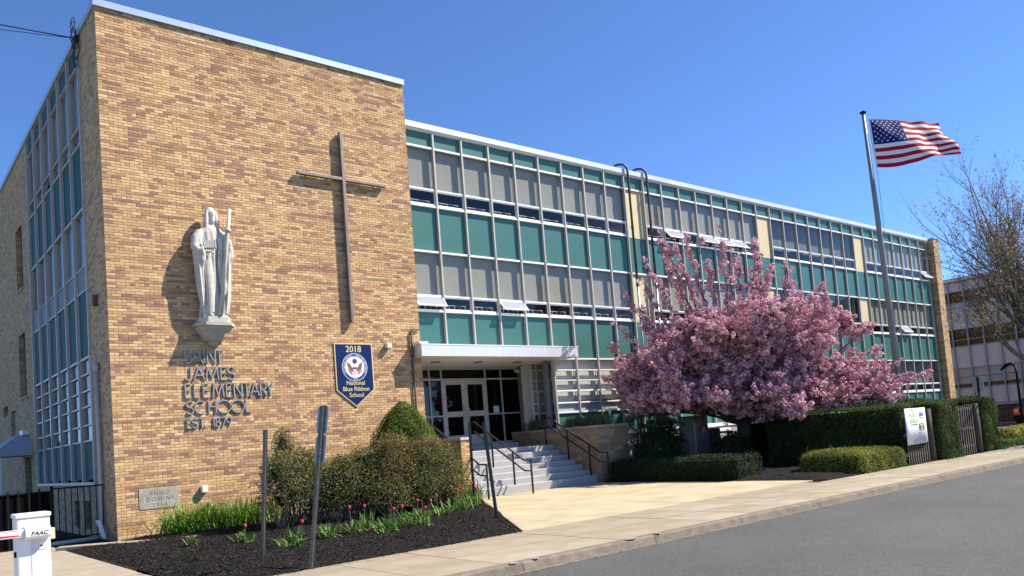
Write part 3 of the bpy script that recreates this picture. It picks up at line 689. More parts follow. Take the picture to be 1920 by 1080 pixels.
for (xa, xb, hx) in ((10.82, 11.722, 11.66), (11.728, 12.63, 11.79)):
    f = MB(); y0, y1 = DY - 0.01, DY + 0.04
    st_ = 0.125
    f.box(xa, xa + st_, y0, y1, 1.46, 3.695).box(xb - st_, xb, y0, y1, 1.46, 3.695).box(xa + st_, xb - st_, y0, y1, 3.56, 3.695).box(xa + st_, xb - st_, y0, y1, 2.46, 2.64).box(xa + st_, xb - st_, y0, y1, 1.46, 1.83)
    d = f.build('door', M_alu, sch)
    bxo('pane', xa + st_, xb - st_, DY + .01, DY + .018, 2.64, 3.56, M_glass_dk, d); bxo('pane', xa + st_, xb - st_, DY + .01, DY + .018, 1.83, 2.46, M_glass_dk, d)
    s_ = 1 if hx > 11.725 else -1
    MB().tube([(hx, DY - .01, 2.36), (hx, DY - .07, 2.36), (hx + s_ * .03, DY - .09, 2.42), (hx + s_ * .03, DY - .09, 2.72), (hx, DY - .07, 2.78), (hx, DY - .01, 2.78)], 0.013, 8).build('handle', M_alu, d)
MB().box(12.95, 13.2, DY + .012, DY + .016, 2.55, 2.78).build('door_notice', mat('notice_paper', (0.45, 0.55, 0.60), 0.8, var=0.2, scale=12), sch)
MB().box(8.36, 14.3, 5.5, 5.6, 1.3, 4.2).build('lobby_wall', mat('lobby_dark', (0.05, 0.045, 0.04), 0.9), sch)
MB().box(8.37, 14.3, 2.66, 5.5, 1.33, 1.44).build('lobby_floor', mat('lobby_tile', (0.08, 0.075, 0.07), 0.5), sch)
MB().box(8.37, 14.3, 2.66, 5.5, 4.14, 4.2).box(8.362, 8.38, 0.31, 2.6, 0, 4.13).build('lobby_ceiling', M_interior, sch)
# fluted metal return wall at the right of the doors
A_, B_ = Vector((14.28, 2.58, 0)), Vector((14.06, 1.70, 0)); T_ = (B_ - A_); Ln = T_.length; T_.normalize(); N_ = Vector((-T_.y, T_.x, 0))
if N_.x > 0: N_ = -N_
b = MB(); nf = 6
prof = []
for i in range(nf):
    for (u, d) in ((0.0, 0.0), (0.35, 0.0), (0.45, 0.07), (0.85, 0.07)): prof.append(A_ + T_ * (Ln * (i + u) / nf) + N_ * d)
prof.append(B_)
vv = []
for p in prof: vv += [(p.x, p.y, 1.5), (p.x, p.y, 4.13)]
b.add(vv, [(2 * i, 2 * i + 1, 2 * i + 3, 2 * i + 2) for i in range(len(prof) - 1)])
b.build('fluted_wall', mat('fluted_metal', (0.42, 0.41, 0.38), 0.45, metal=0.4, var=0.12, scale=3, stretch=(1, 1, .2)), sch)
# recessed glazing behind the canopy post, set back from the window wall
YB = 1.62
ZB_ = lambda z_: 1.6 + (z_ - 1.6) * 1.066
RB = [(4.02, 3.805), (3.765, 3.45), (3.416, 3.103), (3.044, 2.69), (2.636, 2.375)]
for i, (zt, zb) in enumerate(RB):
    for (xa, xb) in ((14.08, 14.225), (14.275, 15.6)):
        bxo('window_pane', xa, xb, YB + 0.075, YB + 0.083, ZB_(zb), ZB_(zt), M_glass, sch)
        bxo('pale_blind', xa, xb, YB + 0.16, YB + 0.17, ZB_(zb), ZB_(zt), M_shade_lt, sch)
        lo = (RB + [(2.304, 0)])[i + 1][0]
        bxo('transom', xa, xb, YB + 0.03, YB + 0.11, ZB_(lo), ZB_(zb), M_white, sch)
        if i == 4: bxo('spandrel_panel', xa, xb, YB + 0.095, YB + 0.12, 1.5, ZB_(2.304), M_green, sch)
bxo('mullion', 14.227, 14.273, YB, YB + .12, 1.5, 4.13, M_alu, sch)
MB().box(14.30, 15.7, YM + .14, YB + .2, 4.135, 4.16).build('recess_soffit', M_soffit, sch)
MB().prism([(13.90, YM + .135, 1.45), (15.62, YB + .12, 1.45), (15.66, YB + .09, 1.45), (13.96, YM + .135, 1.45)], (0, 0, 2.68)).build('recess_jamb', M_alu, sch)
MB().box(13.7, 15.62, YB + .13, YB + .25, -.1, 4.13).build('recess_rear', M_interior, sch)
# canopy post
MB().box(13.70, 13.87, 0.56, 0.73, 1.80, CZ0 - .001).build('canopy_post', M_greymetal, sch, bevel=0.01)
# security camera under the canopy
b = MB().tube([(13.95, 2.45, 4.0), (13.92, 2.25, 3.97)], [0.06, 0.065], 12).box(13.93, 13.99, 2.44, 2.5, 3.98, 4.13); b.build('security_camera', M_white, sch)
# conduit on the brick by the canopy, running over the wall top of the entrance
b = MB().tube([(8.30, -0.05, 4.965), (8.10, -0.05, 4.96), (8.04, -0.05, 4.93), (8.018, -0.05, 4.85), (8.018, -0.05, 3.5), (8.018, -0.05, 0.6)], 0.03, 8)
b.build('conduit', mat('old_conduit', (0.10, 0.075, 0.06), 0.6, var=0.4, scale=6), sch, smooth=True)
MB().box(8.02, 8.33, -0.44, -0.10, 4.50, 4.56).build('canopy_flashing', M_white, sch)
# security light and switch boxes on the brick
MB().box(7.14, 7.28, -0.16, -0.004, 4.40, 4.53).build('wall_light', M_white, sch, bevel=0.01)
MB().box(1.85, 1.99, -0.13, -0.004, 0.88, 1.04).build('wall_box', M_white, sch, bevel=0.012)
MB().tube([(2.0, -0.02, 0.55), (1.98, -0.10, 0.62), (2.02, -0.16, 0.6), (2.06, -0.17, 0.5), (2.06, -0.17, 0.2)], 0.035, 10).build('vent_elbow', M_greymetal, sch, smooth=True)
# downspout down the side wall near the corner
b = MB().tube([(-0.07, 1.02, 3.95), (-0.07, 1.02, 2), (-0.07, 1.05, 0.35), (-0.12, 0.9, 0.15)], 0.05, 8); b.tube([(-0.07, 1.02, 3.9), (-0.07, 1.02, 4.12)], [0.06, 0.085], 8)
b.build('downspout', mat('pale_pvc', (0.40, 0.40, 0.38), 0.5, var=0.1, scale=4), sch, smooth=True)
# date stone
ds = MB().box(0.475, 1.35, -0.014, 0.02, 0.622, 1.09).build('date_stone', mat('date_stone', (0.36, 0.335, 0.28), 0.85, var=0.28, scale=7, bump=0.4, bscale=70, bdist=0.004, spec=0.2), sch, bevel=0.006)
M_engr = mat('engraved', (0.17, 0.155, 0.13), 0.9, var=0.2, scale=20)
for (s, zz, sz) in (('ANNO', 0.935, 0.135), ('DOMINI', 0.80, 0.135), ('1960', 0.665, 0.135)):
    v, f = text_mesh(s, sz, 0.0005, spacing=1.3, offset=0)
    MB().add([(x + 0.915, y - 0.0155, z + zz) for x, y, z in v], f).build('inscription', M_engr, ds)
# ================================================================== STAIRS, RAILS, PLANTER
st_o = thing('entrance_stairs', 'grey concrete steps climbing from the pale plaza to the school doors', 'stairs', (11.1, -1.6, 0))
M_step = mat('step_concrete', (0.36, 0.355, 0.355), 0.8, var=0.10, scale=3.0, bump=0.3, bscale=90, bdist=0.003, spec=0.25)
SX0, SX1 = 8.70, 13.60
for i in range(7):
    zt = 0.245 + 0.173 * i; y0 = -1.60 + 0.323 * i; y1 = y0 + 0.36 if i < 6 else 2.1
    b = MB(); zb = zt - (0.245 if i == 0 else 0.172)
    b.prism([(SX0, y0, zb), (SX0, y0, zt - 0.02), (SX0, y0 + 0.012, zt), (SX0, y1, zt), (SX0, y1, zb)], (SX1 - SX0 - 0.012 * i * 0, 0, 0))
    b.build('step', M_step, st_o)
MB().box(10.2, 13.45, 2.0, 2.58, 1.284, 1.45).build('door_step', M_step, st_o)
MB().box(8.7, 13.6, 0.4, 2.6, -0.1, 1.1).build('stair_base', M_step, st_o)
M_rail = mat('dark_rail_paint', (0.016, 0.010, 0.009), 0.4, var=0.3, scale=20)
for xr, lb, full in ((8.69, 'short dark metal handrail against the brick pier at the left of the steps', True), (10.28, 'dark metal handrail standing mid-way across the grey steps', True), (13.40, 'dark metal handrail along the stone planter wall at the right of the steps', True)):
    t = thing('handrail', lb, 'handrail', (xr, -2.27, 0), 'handrails on the entrance steps')
    P0, P1, P2, P3 = (0.48, 2.18), (0.28, 2.19), (-1.98, 0.95), (-2.28, 0.94)
    up_ = MB(); r_ = 0.021
    for (a, c) in ((P0, P1), (P1, P2), (P2, P3)): up_.bar((xr, a[0], a[1]), (xr, c[0], c[1]), 2 * r_)
    up_.build('top_rail', M_rail, t)
    dn = MB()
    for (a, c) in ((P0, P1), (P1, P2), (P2, P3)): dn.bar((xr, a[0], a[1] - .30), (xr, c[0], c[1] - .30), 2 * r_ * .9)
    dn.build('mid_rail', M_rail, t)
    for (yy, zb, zt) in ((0.48, 1.28, 2.20), (-0.55, 0.76, 1.74), (-1.50, 0.24, 1.22), (-2.28, 0.0, 0.96)):
        MB().bar((xr, yy, zb), (xr, yy, zt), 0.042).build('post', M_rail, t)

# brick stair wall (pier) at the left
pr = thing('brick_stair_wall', 'low tan brick wall with stone cap beside the left of the entrance steps', 'wall', (8.53, -1.6, 0))
PX0, PX1, PY0, PY1, PZ = 8.385, 8.675, -1.60, -0.05, 1.64
core = MB().box(PX0 + .008, PX1 - .008, PY0 + .008, PY1, 0, PZ).build('mortar_core', M_mortar, pr)
rp = np.random.default_rng(3)
for k in range(24):
    zb = 0.01 + k * CRS; off = 0.0 if k % 2 else -0.1016
    for (lo, hi, face) in ((PX0, PX1, 'f'), (PY0, PY1, 's')):
        x = lo + off
        while x < hi - .02:
            a, c_ = max(x, lo), min(x + 0.1937, hi); x += 0.2032
            if c_ - a < .03: continue
            cl = tuple(float(v) for v in np.round(np.array(pal[rp.choice(len(pal), p=pw)]) * 1.0, 3))
            if face == 'f': bxo('brick', a, c_, PY0, PY0 + .0079, zb, zb + CRS - MJ, M_brick, core, cl)
            elif a > PY0 + .05: bxo('brick', PX0, PX0 + .0079, a, c_, zb, zb + CRS - MJ, M_brick, core, cl)
MB().box(PX0 - .03, PX1 + .02, PY0 - .03, PY1, PZ + .004, PZ + .085).build('cap_stone', mat('cap_stone', (0.42, 0.42, 0.42), 0.85, var=0.15, scale=6), pr, bevel=0.008)

# stone planter wall
pw_o = thing('stone_planter', 'brown coursed stone planter wall holding grey-green shrubs right of the steps', 'planter', (14.3, -1.6, 0))
QX, QY, QT = 13.635, -1.70, 1.72
back = MB().box(QX + .02, QX + .30, QY + .02, 2.55, -0.05, QT - .002).box(QX + .30, 15.05, QY + .02, QY + .3, -0.05, QT - .002).box(14.75, 15.04, QY + .3, 0.25, -0.05, QT - .002).build('backing', mat('planter_mortar', (0.20, 0.17, 0.13), 0.95), pw_o)
M_ash = mat('ashlar', (0.3, 0.2, 0.12), 0.88, attr=True, var=0.22, scale=7, bump=0.6, bscale=35, bdist=0.012, spec=0.15)
spal = [(0.36, 0.275, 0.165), (0.31, 0.225, 0.135), (0.40, 0.31, 0.19), (0.34, 0.21, 0.14), (0.27, 0.19, 0.125), (0.38, 0.28, 0.155), (0.33, 0.185, 0.125)]
rs = random.Random(4)
z = 0.0; row = 0
while z < QT - .04:
    h = min(rs.choice((0.115, 0.14, 0.19)), QT - .004 - z)
    y = QY + .02 - (0.15 if row % 2 else 0)
    while y < 2.5:
        l = rs.uniform(0.32, 0.8); a, c_ = max(y, QY + .001), min(y + l - .008, 2.52); y += l
        if c_ - a > .04: bxo('stone', QX + rs.uniform(-.006, .006), QX + .0195, round(a, 2), round(c_, 2), z, z + h - .008, M_ash, back, rs.choice(spal))
    x = QX + .022
    while x < 15.03:
        l = rs.uniform(0.32, 0.8); a, c_ = x, min(x + l - .008, 15.04); x += l
        if c_ - a > .04: bxo('stone', round(a, 2), round(c_, 2), QY + rs.uniform(-.006, .006), QY + .0195, z, z + h - .008, M_ash, back, rs.choice(spal))
    z += h; row += 1
cp = mat('planter_cap', (0.33, 0.285, 0.22), 0.85, var=0.15, scale=4)
MB().box(QX - .03, QX + .32, QY + .30, 2.54, QT, QT + .085).box(QX - .03, 15.08, QY - .03, QY + .297, QT, QT + .085).box(14.74, 15.08, QY + .30, .27, QT, QT + .085).build('cap_stone', cp, pw_o, bevel=0.008)
MB().box(QX + .28, 14.76, QY + .28, 0.25, 1.5, 1.70).box(QX + .28, 14.06, 0.251, 1.68, 1.5, 1.70).build('planter_soil', M_soil, pw_o)

# ================================================================== CROSS, LETTERS, BANNER, STATUE
cr_o = thing('wall_cross', 'tall thin bronze-grey metal cross fixed to the tan brick wall', 'cross', (6.11, -0.09, 5.05))
M_bronze = mat('cross_metal', (0.22, 0.18, 0.145), 0.45, metal=0.4, var=0.15, scale=5)
def onwall(x, z, d):      # point at distance d in front of the wall that covers wall point (x, z) seen from the camera
    k = d / (0 - CAM[1]); return (x + (CAM[0] - x) * k, -d, z + (CAM[2] - z) * k)
tb = onwall(6.17, 5.10, .1); tt_ = onwall(6.15, 10.49, .1); bl = onwall(4.80, 9.15, .1); brr = onwall(7.50, 9.12, .1)
xc = (tb[0] + tt_[0]) / 2
MB().box(xc - .045, xc + .045, -.165, -.035, tb[2], tt_[2]).build('upright', M_bronze, cr_o, bevel=0.006)
zc = (bl[2] + brr[2]) / 2
MB().box(bl[0], xc - .047, -.160, -.040, zc - .04, zc + .04).box(xc + .047, brr[0], -.160, -.040, zc - .04, zc + .04).build('crossbar', M_bronze, cr_o, bevel=0.006)
for (x, z_) in ((xc, tt_[2] - .4), (xc, 7.5), (xc, tb[2] + .5), (bl[0] + .3, zc), (brr[0] - .3, zc)):
    MB().box(x - .015, x + .015, -.039, 0.0, z_ - .015, z_ + .015).build('standoff', M_dkmetal, cr_o)

# raised letters from strokes
def arc(cx, cz, rx, rz, a0, a1, n=12): return [(cx + rx * math.cos(R(a0 + (a1 - a0) * i / n)), cz + rz * math.sin(R(a0 + (a1 - a0) * i / n))) for i in range(n + 1)]
S_ = [arc(.5, .75, .42, .25, 30, 270, 12)[:-1] + arc(.5, .25, .46, .25, 90, -150, 12)]
GLY = {'S': S_, 'A': [[(0, 0), (.5, 1), (1, 0)], [(.2, .36), (.8, .36)]], 'I': [[(.5, 0), (.5, 1)]], 'N': [[(0.05, 0), (0.05, 1), (.95, 0), (.95, 1)]], 'T': [[(0, 1), (1, 1)], [(.5, 1), (.5, 0)]],
       'J': [[(.9, 1), (.9, .28)] + arc(.45, .28, .45, .28, 0, -150, 8)], 'M': [[(0.03, 0), (.16, 1), (.5, .12), (.84, 1), (.97, 0)]], 'E': [[(.95, 1), (.05, 1), (.05, 0), (.95, 0)], [(.05, .52), (.85, .52)]],
       'L': [[(.05, 1), (.05, 0), (1, 0)]], 'R': [[(.05, 0), (.05, 1), (.5, 1)] + arc(.5, .745, .42, .255, 90, -90, 8) + [(.05, .49)], [(.42, .49), (.98, 0)]], 'Y': [[(0, 1), (.5, .46), (1, 1)], [(.5, .46), (.5, 0)]],
       'C': [arc(.52, .5, .5, .5, 48, 312, 18)], 'H': [[(.05, 0), (.05, 1)], [(.95, 0), (.95, 1)], [(.05, .52), (.95, .52)]], 'O': [arc(.5, .5, .5, .5, 90, 450, 24)],
       '.': [[(.2, .0), (.5, .12)]], '1': [[(.15, .8), (.6, 1), (.6, 0)]], '8': [arc(.5, .76, .36, .24, 90, 450, 14), arc(.5, .27, .46, .27, 90, 450, 16)], '7': [[(0, 1), (1, 1), (.3, 0)]], '9': [arc(.5, .7, .45, .3, 0, 360, 16), [(.94, .66), (.45, 0)]]}
def ribbon(b, pts, w, y0, y1):
    """stroke of width w in the wall plane, deep from y0 to y1, mitred"""
    pts = [Vector((p[0], p[1])) for p in pts]; closed = (pts[0] - pts[-1]).length < 1e-4
    n = len(pts); Lp, Rp = [], []
    for i in range(n):
        if closed: a, c_ = pts[(i - 1) % (n - 1)], pts[(i + 1) % (n - 1)] if i < n - 1 else pts[1]
        else: a, c_ = pts[max(i - 1, 0)], pts[min(i + 1, n - 1)]
        d1 = (pts[i] - a).normalized() if (pts[i] - a).length > 1e-6 else (c_ - pts[i]).normalized()
        d2 = (c_ - pts[i]).normalized() if (c_ - pts[i]).length > 1e-6 else d1
        nn = Vector((-(d1 + d2).y, (d1 + d2).x)); nn = nn.normalized() if nn.length > 1e-6 else Vector((-d1.y, d1.x))
        k = 1 / max(0.45, nn.dot(Vector((-d1.y, d1.x)))); Lp.append(pts[i] + nn * w / 2 * k); Rp.append(pts[i] - nn * w / 2 * k)
    v = []
    for l, r_ in zip(Lp, Rp): v += [(l.x, y0, l.y), (r_.x, y0, r_.y), (r_.x, y1, r_.y), (l.x, y1, l.y)]
    f = []
    for i in range(n - 1):
        for j in range(4): f.append((4 * i + j, 4 * i + (j + 1) % 4, 4 * i + 4 + (j + 1) % 4, 4 * i + 4 + j))
    if not closed: f += [(0, 3, 2, 1), (4 * n - 4, 4 * n - 3, 4 * n - 2, 4 * n - 1)]
    b.add(v, f)
lt = thing('school_name_lettering', 'raised grey metal letters reading SAINT JAMES ELEMENTARY SCHOOL EST. 1879 on the brick', 'lettering', (1.6, -0.06, 2.4))
M_letter = mat('letter_metal', (0.30, 0.30, 0.305), 0.45, metal=0.3, var=0.1, scale=8)
ROWS = [('SAINT', 3.981, 4.293, [(155, 240), (235, 365), (375, 395), (415, 515), (510, 610)], 1.63 - 165 * 0.002115),
        ('JAMES', 3.574, 3.880, [(165, 240), (265, 385), (400, 550), (570, 650), (650, 740)], 1.611 - 165 * 0.002106),
        ('ELEMENTARY', 3.147, 3.478, [(170, 240), (270, 330), (370, 440), (478, 610), (635, 705), (725, 825), (835, 925), (925, 1032), (1045, 1125), (1130, 1205)], 1.59 - 165 * 0.002101),
        ('SCHOOL', 2.761, 3.062, [(180, 265), (275, 400), (430, 520), (530, 690), (692, 850), (865, 935)], 1.572 - 165 * 0.002094),
        ('EST. 1879', 2.426, 2.648, [(190, 235), (240, 308), (322, 388), (385, 402), None, (478, 505), (510, 562), (572, 632), (635, 700)], 1.555 - 165 * 0.002092)]
for (s, zb, zt, xs, x00) in ROWS:
    for ch, xx in zip(s, xs):
        if xx is None: continue
        xa, xb = (x00 + v * 0.0021 + (zb - 3.6) * 0.0 for v in xx); b = MB()
        si = 0
        for stroke in GLY[ch]:
            pp = [Vector((xa + p[0] * (xb - xa), zb + p[1] * (zt - zb))) for p in stroke]; cur = [pp[0]]; runs = []
            for i in range(1, len(pp)):
                cur.append(pp[i])
                if i + 1 < len(pp) and (pp[i] - pp[i - 1]).angle(pp[i + 1] - pp[i], 0.0) > R(45): runs.append(cur); cur = [pp[i]]
            runs.append(cur)
            for rn in runs: ribbon(b, rn, 0.030 if s[0:3] != 'EST' else 0.026, -0.040 - .0012 * si, -0.003 - .0004 * si); si += 1
        b.build('letter', M_letter, lt)

# banner
bn = thing('pennant_banner', 'blue and gold pennant banner with an eagle seal hung on the brick wall', 'banner', (6.13, -0.05, 4.53))
M_blue = mat('banner_blue', (0.006, 0.021, 0.105), 0.85, spec=0.15, var=0.08, scale=3, bump=0.25, bscale=2.2, bdist=0.05)
M_gold = mat('banner_gold', (0.62, 0.50, 0.22), 0.6)
M_bwhite = mat('banner_white', (0.82, 0.82, 0.80), 0.6)
bx0, bx1, bz1, bz0, btip, bxm = 5.555, 6.715, 4.53, 3.235, 2.775, 6.135
outl = [(bx0, bz1), (bx1, bz1), (bx1, bz0), (bxm, btip), (bx0, bz0)]
MB().prism([(x, -0.03, z) for x, z in outl], (0, 0.018, 0)).build('gold_border', M_gold, bn)
ins = 0.035
inl = [(bx0 + ins, bz1 - ins), (bx1 - ins, bz1 - ins), (bx1 - ins, bz0 + .02), (bxm, btip + .045), (bx0 + ins, bz0 + .02)]
MB().prism([(x, -0.036, z) for x, z in inl], (0, 0.005, 0)).build('blue_field', M_blue, bn)
def btext(name, s, x, z, size, m, spacing=1.0, yy=-0.0375, off=0.0):
    v, f = text_mesh(s, size, 0.0004, spacing=spacing, offset=off); return MB().add([(a + x, b_ + yy, c_ + z) for a, b_, c_ in v], f).build(name, m, bn)
btext('lettering', '2018', bxm - .01, 4.285, 0.24, M_gold, off=.016)
btext('lettering', 'National', bxm, 3.38, 0.165, M_gold, off=.012); btext('lettering', 'Blue Ribbon', bxm + .005, 3.215, 0.165, M_gold, off=.012)['kind'] = 'stuff'; btext('lettering', 'School', bxm + .01, 3.05, 0.165, M_gold, off=.012)
sc_ = (bxm, 3.865)
def disc(r_, yy, m, name='seal_disc', n=40): MB().prism([(sc_[0] + r_ * math.cos(6.28318 * i / n), yy, sc_[1] + r_ * math.sin(6.28318 * i / n)) for i in range(n)][::-1], (0, 0.0012, 0)).build(name, m, bn)
disc(0.385, -0.0385, M_bwhite); disc(0.372, -0.040, mat('seal_blue', (0.012, 0.045, 0.21), 0.5)); disc(0.292, -0.0415, M_bwhite)
# ring text, letter by letter
def ringtext(s, a_mid, step):
    b = MB()
    for i, ch in enumerate(s):
        if ch == ' ': continue
        a = R(a_mid - (i - (len(s) - 1) / 2) * step); v, f = text_mesh(ch, 0.068, 0.0003)
        ca, sa = math.sin(a), math.cos(a)
        vv = []
        for x, y, z in v:
            # local right = (sa,-ca), local up = (ca? ) measured clockwise from the top
            rx, rz = math.cos(R(90) - a), math.sin(R(90) - a)
            px, pz_ = sc_[0] + rx * 0.31 + rx * z + rz * x, sc_[1] + rz * 0.31 + rz * z - rx * x
            vv.append((px, -0.0408 + y, pz_))
        b.add(vv, f)
    b.build('ring_lettering', M_bwhite, bn)
ringtext('U.S. Department of Education', -64, -3.9 * -1 * -1); ringtext('National Blue Ribbon Schools', 64, -3.9)
btext('lettering', '2018', bxm, 3.525, 0.065, M_bwhite, yy=-0.0408)
M_brownw = mat('eagle_brown', (0.20, 0.10, 0.05), 0.6)
def flat(name, pts, m, yy): MB().prism([(sc_[0] + x, yy, sc_[1] + z) for x, z in pts][::-1], (0, 0.001, 0)).build(name, m, bn)
for s_ in (-1, 1):
    flat('eagle_wing', [(s_ * x, z) for x, z in ((.05, -.03), (.10, .01), (.13, .08), (.21, .14), (.235, .13), (.225, .04), (.19, -.06), (.13, -.12), (.06, -.13))][::s_], M_brownw, -0.0426)
    flat('arrow_bundle' if s_ > 0 else 'olive_branch', [(s_ * x, z) for x, z in ((.07, -.17), (.17, -.10), (.20, -.06), (.21, -.09), (.16, -.16), (.10, -.21))][::s_], M_brownw if s_ > 0 else mat('olive_green', (0.05, 0.10, 0.06), 0.7), -0.0426)
flat('eagle_head', [(-.03, .0), (-.035, .05), (-.01, .09), (.02, .08), (.04, .06), (.03, .0)], M_bwhite, -0.044); flat('eagle_head', [(-.022, .045), (-.01, .065), (.01, .06), (.0, .04)], M_brownw, -0.0455)
flat('shield', [(-.06, -.05), (.06, -.05), (.06, .0), (-.06, .0)], mat('seal_navy', (0.01, 0.03, 0.2), 0.6), -0.045)
flat('shield', [(-.06, -.052), (-.055, -.15), (0, -.20), (.055, -.15), (.06, -.052)], mat('shield_pink', (0.75, 0.42, 0.45), 0.6), -0.045)
flat('eagle_tail', [(-.05, -.17), (0, -.24), (.05, -.17), (.08, -.22), (0, -.27), (-.08, -.22)], mat('tail_grey', (0.55, 0.52, 0.48), 0.6), -0.0438)
flat('star_cluster', [(0.005 + .07 * math.cos(6.283 * i / 16), .165 + .07 * math.sin(6.283 * i / 16)) for i in range(16)], mat('seal_navy', (0, 0, 0)), -0.045)

# ---------------------------------------------------------------- statue (one carved body, remeshed)
SXC, SYC, SZ0 = 2.325, -0.235, 5.04
YK, XK = .62, .86
stt = thing('saint_statue', 'pale stone statue of a robed bearded man with book and staff', 'statue', (SXC, SYC, 4.44))
SB = MB()
def loft(secs, n=72, fold=None, cap=True):
    """secs: (z, cx, cy, rx, ry)"""
    k = len(SB.v)
    for (z, cx, cy, rx, ry) in secs:
        for j in range(n):
            a = 2 * math.pi * j / n; m_ = 1 + (fold(a, z) if fold else 0)
            SB.v.append((SXC + (cx + rx * m_ * math.cos(a)) * XK, SYC + (cy + ry * m_ * math.sin(a)) * YK, SZ0 + z))
    N = len(secs)
    for i in range(N - 1):
        for j in range(n): SB.f.append((k + i * n + j, k + i * n + (j + 1) % n, k + (i + 1) * n + (j + 1) % n, k + (i + 1) * n + j)); SB.c.append(None); SB.m.append(0)
    SB.f.append(tuple(k + j for j in range(n))[::-1]); SB.c.append(None); SB.m.append(0)
    SB.f.append(tuple(k + (N - 1) * n + j for j in range(n))); SB.c.append(None); SB.m.append(0)
def interp(tbl, z):
    for a, c_ in zip(tbl, tbl[1:]):
        if a[0] <= z <= c_[0]:
            t = (z - a[0]) / (c_[0] - a[0]); t = t * t * (3 - 2 * t); return [p + (q - p) * t for p, q in zip(a, c_)]
    return tbl[-1]
robe_t = [(0.02, -.02, .0, .33, .25), (.35, -.02, .0, .32, .24), (.9, -.02, .01, .31, .23), (1.35, -.02, .01, .30, .21), (1.62, -.01, .01, .285, .20), (1.9, .0, .01, .34, .22), (2.1, .0, .02, .37, .21), (2.21, .01, .02, .30, .18), (2.30, .02, .02, .15, .13), (2.45, .03, .0, .10, .11)]
def fold1(a, z):
    k = max(0, min(1, (2.0 - z) / 1.4)); w = math.sin(9 * a + 1.2 * math.sin(2 * z) + z) + .6 * math.sin(15 * a - 1.5 * z + 1)
    return .19 * k * w + (.045 * math.sin(14 * a + 2 * z) if z > 1.55 and z < 2.15 else 0)
loft([interp(robe_t, .02 + 2.43 * i / 60) for i in range(61)], fold=fold1)
# advanced knee under the robe, cloak falling at both sides, cloak end in front of the staff
loft([interp([(.12, -.13, -.20, .10, .09), (.7, -.13, -.19, .115, .11), (1.05, -.12, -.16, .13, .11), (1.45, -.1, -.08, .11, .1)], .12 + 1.33 * i / 20) for i in range(21)], 24)
cl_l = [(.28, -.34, -.06, .04, .10), (.55, -.36, -.07, .075, .16), (.8, -.37, -.07, .10, .19), (1.2, -.38, -.07, .115, .20), (1.6, -.41, -.08, .13, .21), (1.9, -.39, -.04, .13, .2), (2.08, -.31, .0, .12, .17), (2.20, -.24, .02, .06, .10), (2.25, -.20, .02, .015, .03)]
loft([interp(cl_l, .28 + 1.97 * i / 30) for i in range(31)], 36, lambda a, z: .16 * math.sin(7 * a + 2 * z) * (1 if z < 1.6 else .3))
cl_r = [(.10, .30, -.03, .09, .15), (.5, .33, -.05, .12, .19), (.95, .34, -.07, .13, .21), (1.35, .36, -.08, .13, .22), (1.7, .40, -.07, .12, .2), (1.95, .37, -.03, .12, .19), (2.09, .30, .0, .11, .16), (2.20, .24, .02, .06, .10), (2.25, .20, .02, .015, .03)]
loft([interp(cl_r, .10 + 2.15 * i / 34) for i in range(35)], 36, lambda a, z: .17 * math.sin(6 * a - 3 * z) * (1 if z < 1.6 else .3))
cl_f = [(.93, .20, -.25, .09, .05), (1.3, .20, -.26, .11, .06), (1.75, .24, -.26, .10, .06), (2.0, .28, -.18, .09, .07)]
loft([interp(cl_f, .93 + 1.07 * i / 18) for i in range(19)], 24, lambda a, z: .16 * math.sin(5 * a + 3 * z))
loft([interp([(.55, .22, -.22, .05, .05), (.75, .25, -.24, .10, .06), (.92, .20, -.25, .11, .06)], .55 + .37 * i / 8) for i in range(9)], 20)
T = lambda pts, rad, n=14: SB.tube([(SXC + x * XK, SYC + y * YK, SZ0 + z) for x, y, z in pts], [r_ * .86 for r_ in (rad if hasattr(rad, '__len__') else [rad] * len(pts))], n)
# arms: wide sleeves, forearms, hands with fingers
T([(-.30, .0, 2.12), (-.42, -.03, 1.95), (-.46, -.09, 1.72), (-.38, -.22, 1.60), (-.27, -.31, 1.60)], [.12, .13, .14, .14, .15])
T([(-.36, -.2, 1.62), (-.22, -.33, 1.60), (-.14, -.36, 1.60)], [.07, .06, .05])
T([(-.32, -.26, 1.60), (-.33, -.25, 1.38), (-.34, -.2, 1.2)], [.11, .09, .04])
T([(.29, .0, 2.12), (.41, -.04, 1.93), (.47, -.12, 1.74), (.42, -.24, 1.82), (.38, -.28, 1.90)], [.12, .13, .13, .12, .12])
T([(.45, -.18, 1.78), (.38, -.29, 1.93), (.345, -.33, 2.0)], [.075, .06, .05])
T([(.46, -.14, 1.76), (.49, -.12, 1.52), (.48, -.1, 1.36)], [.12, .10, .04])
for i in range(4):
    T([(-.16, -.37, 1.625 - .028 * i + .03), (-.09, -.415, 1.63 - .028 * i + .02), (-.03, -.40, 1.64 - .026 * i)], .0165, 8)
    T([(.385, -.33, 2.035 - .03 * i), (.35, -.385, 2.04 - .03 * i), (.30, -.375, 2.045 - .03 * i), (.285, -.34, 2.045 - .03 * i)], .0165, 8)
T([(-.16, -.35, 1.63), (-.12, -.40, 1.70), (-.08, -.42, 1.73)], .018, 8); T([(.36, -.30, 2.05), (.33, -.36, 2.09), (.31, -.38, 2.10)], .018, 8)
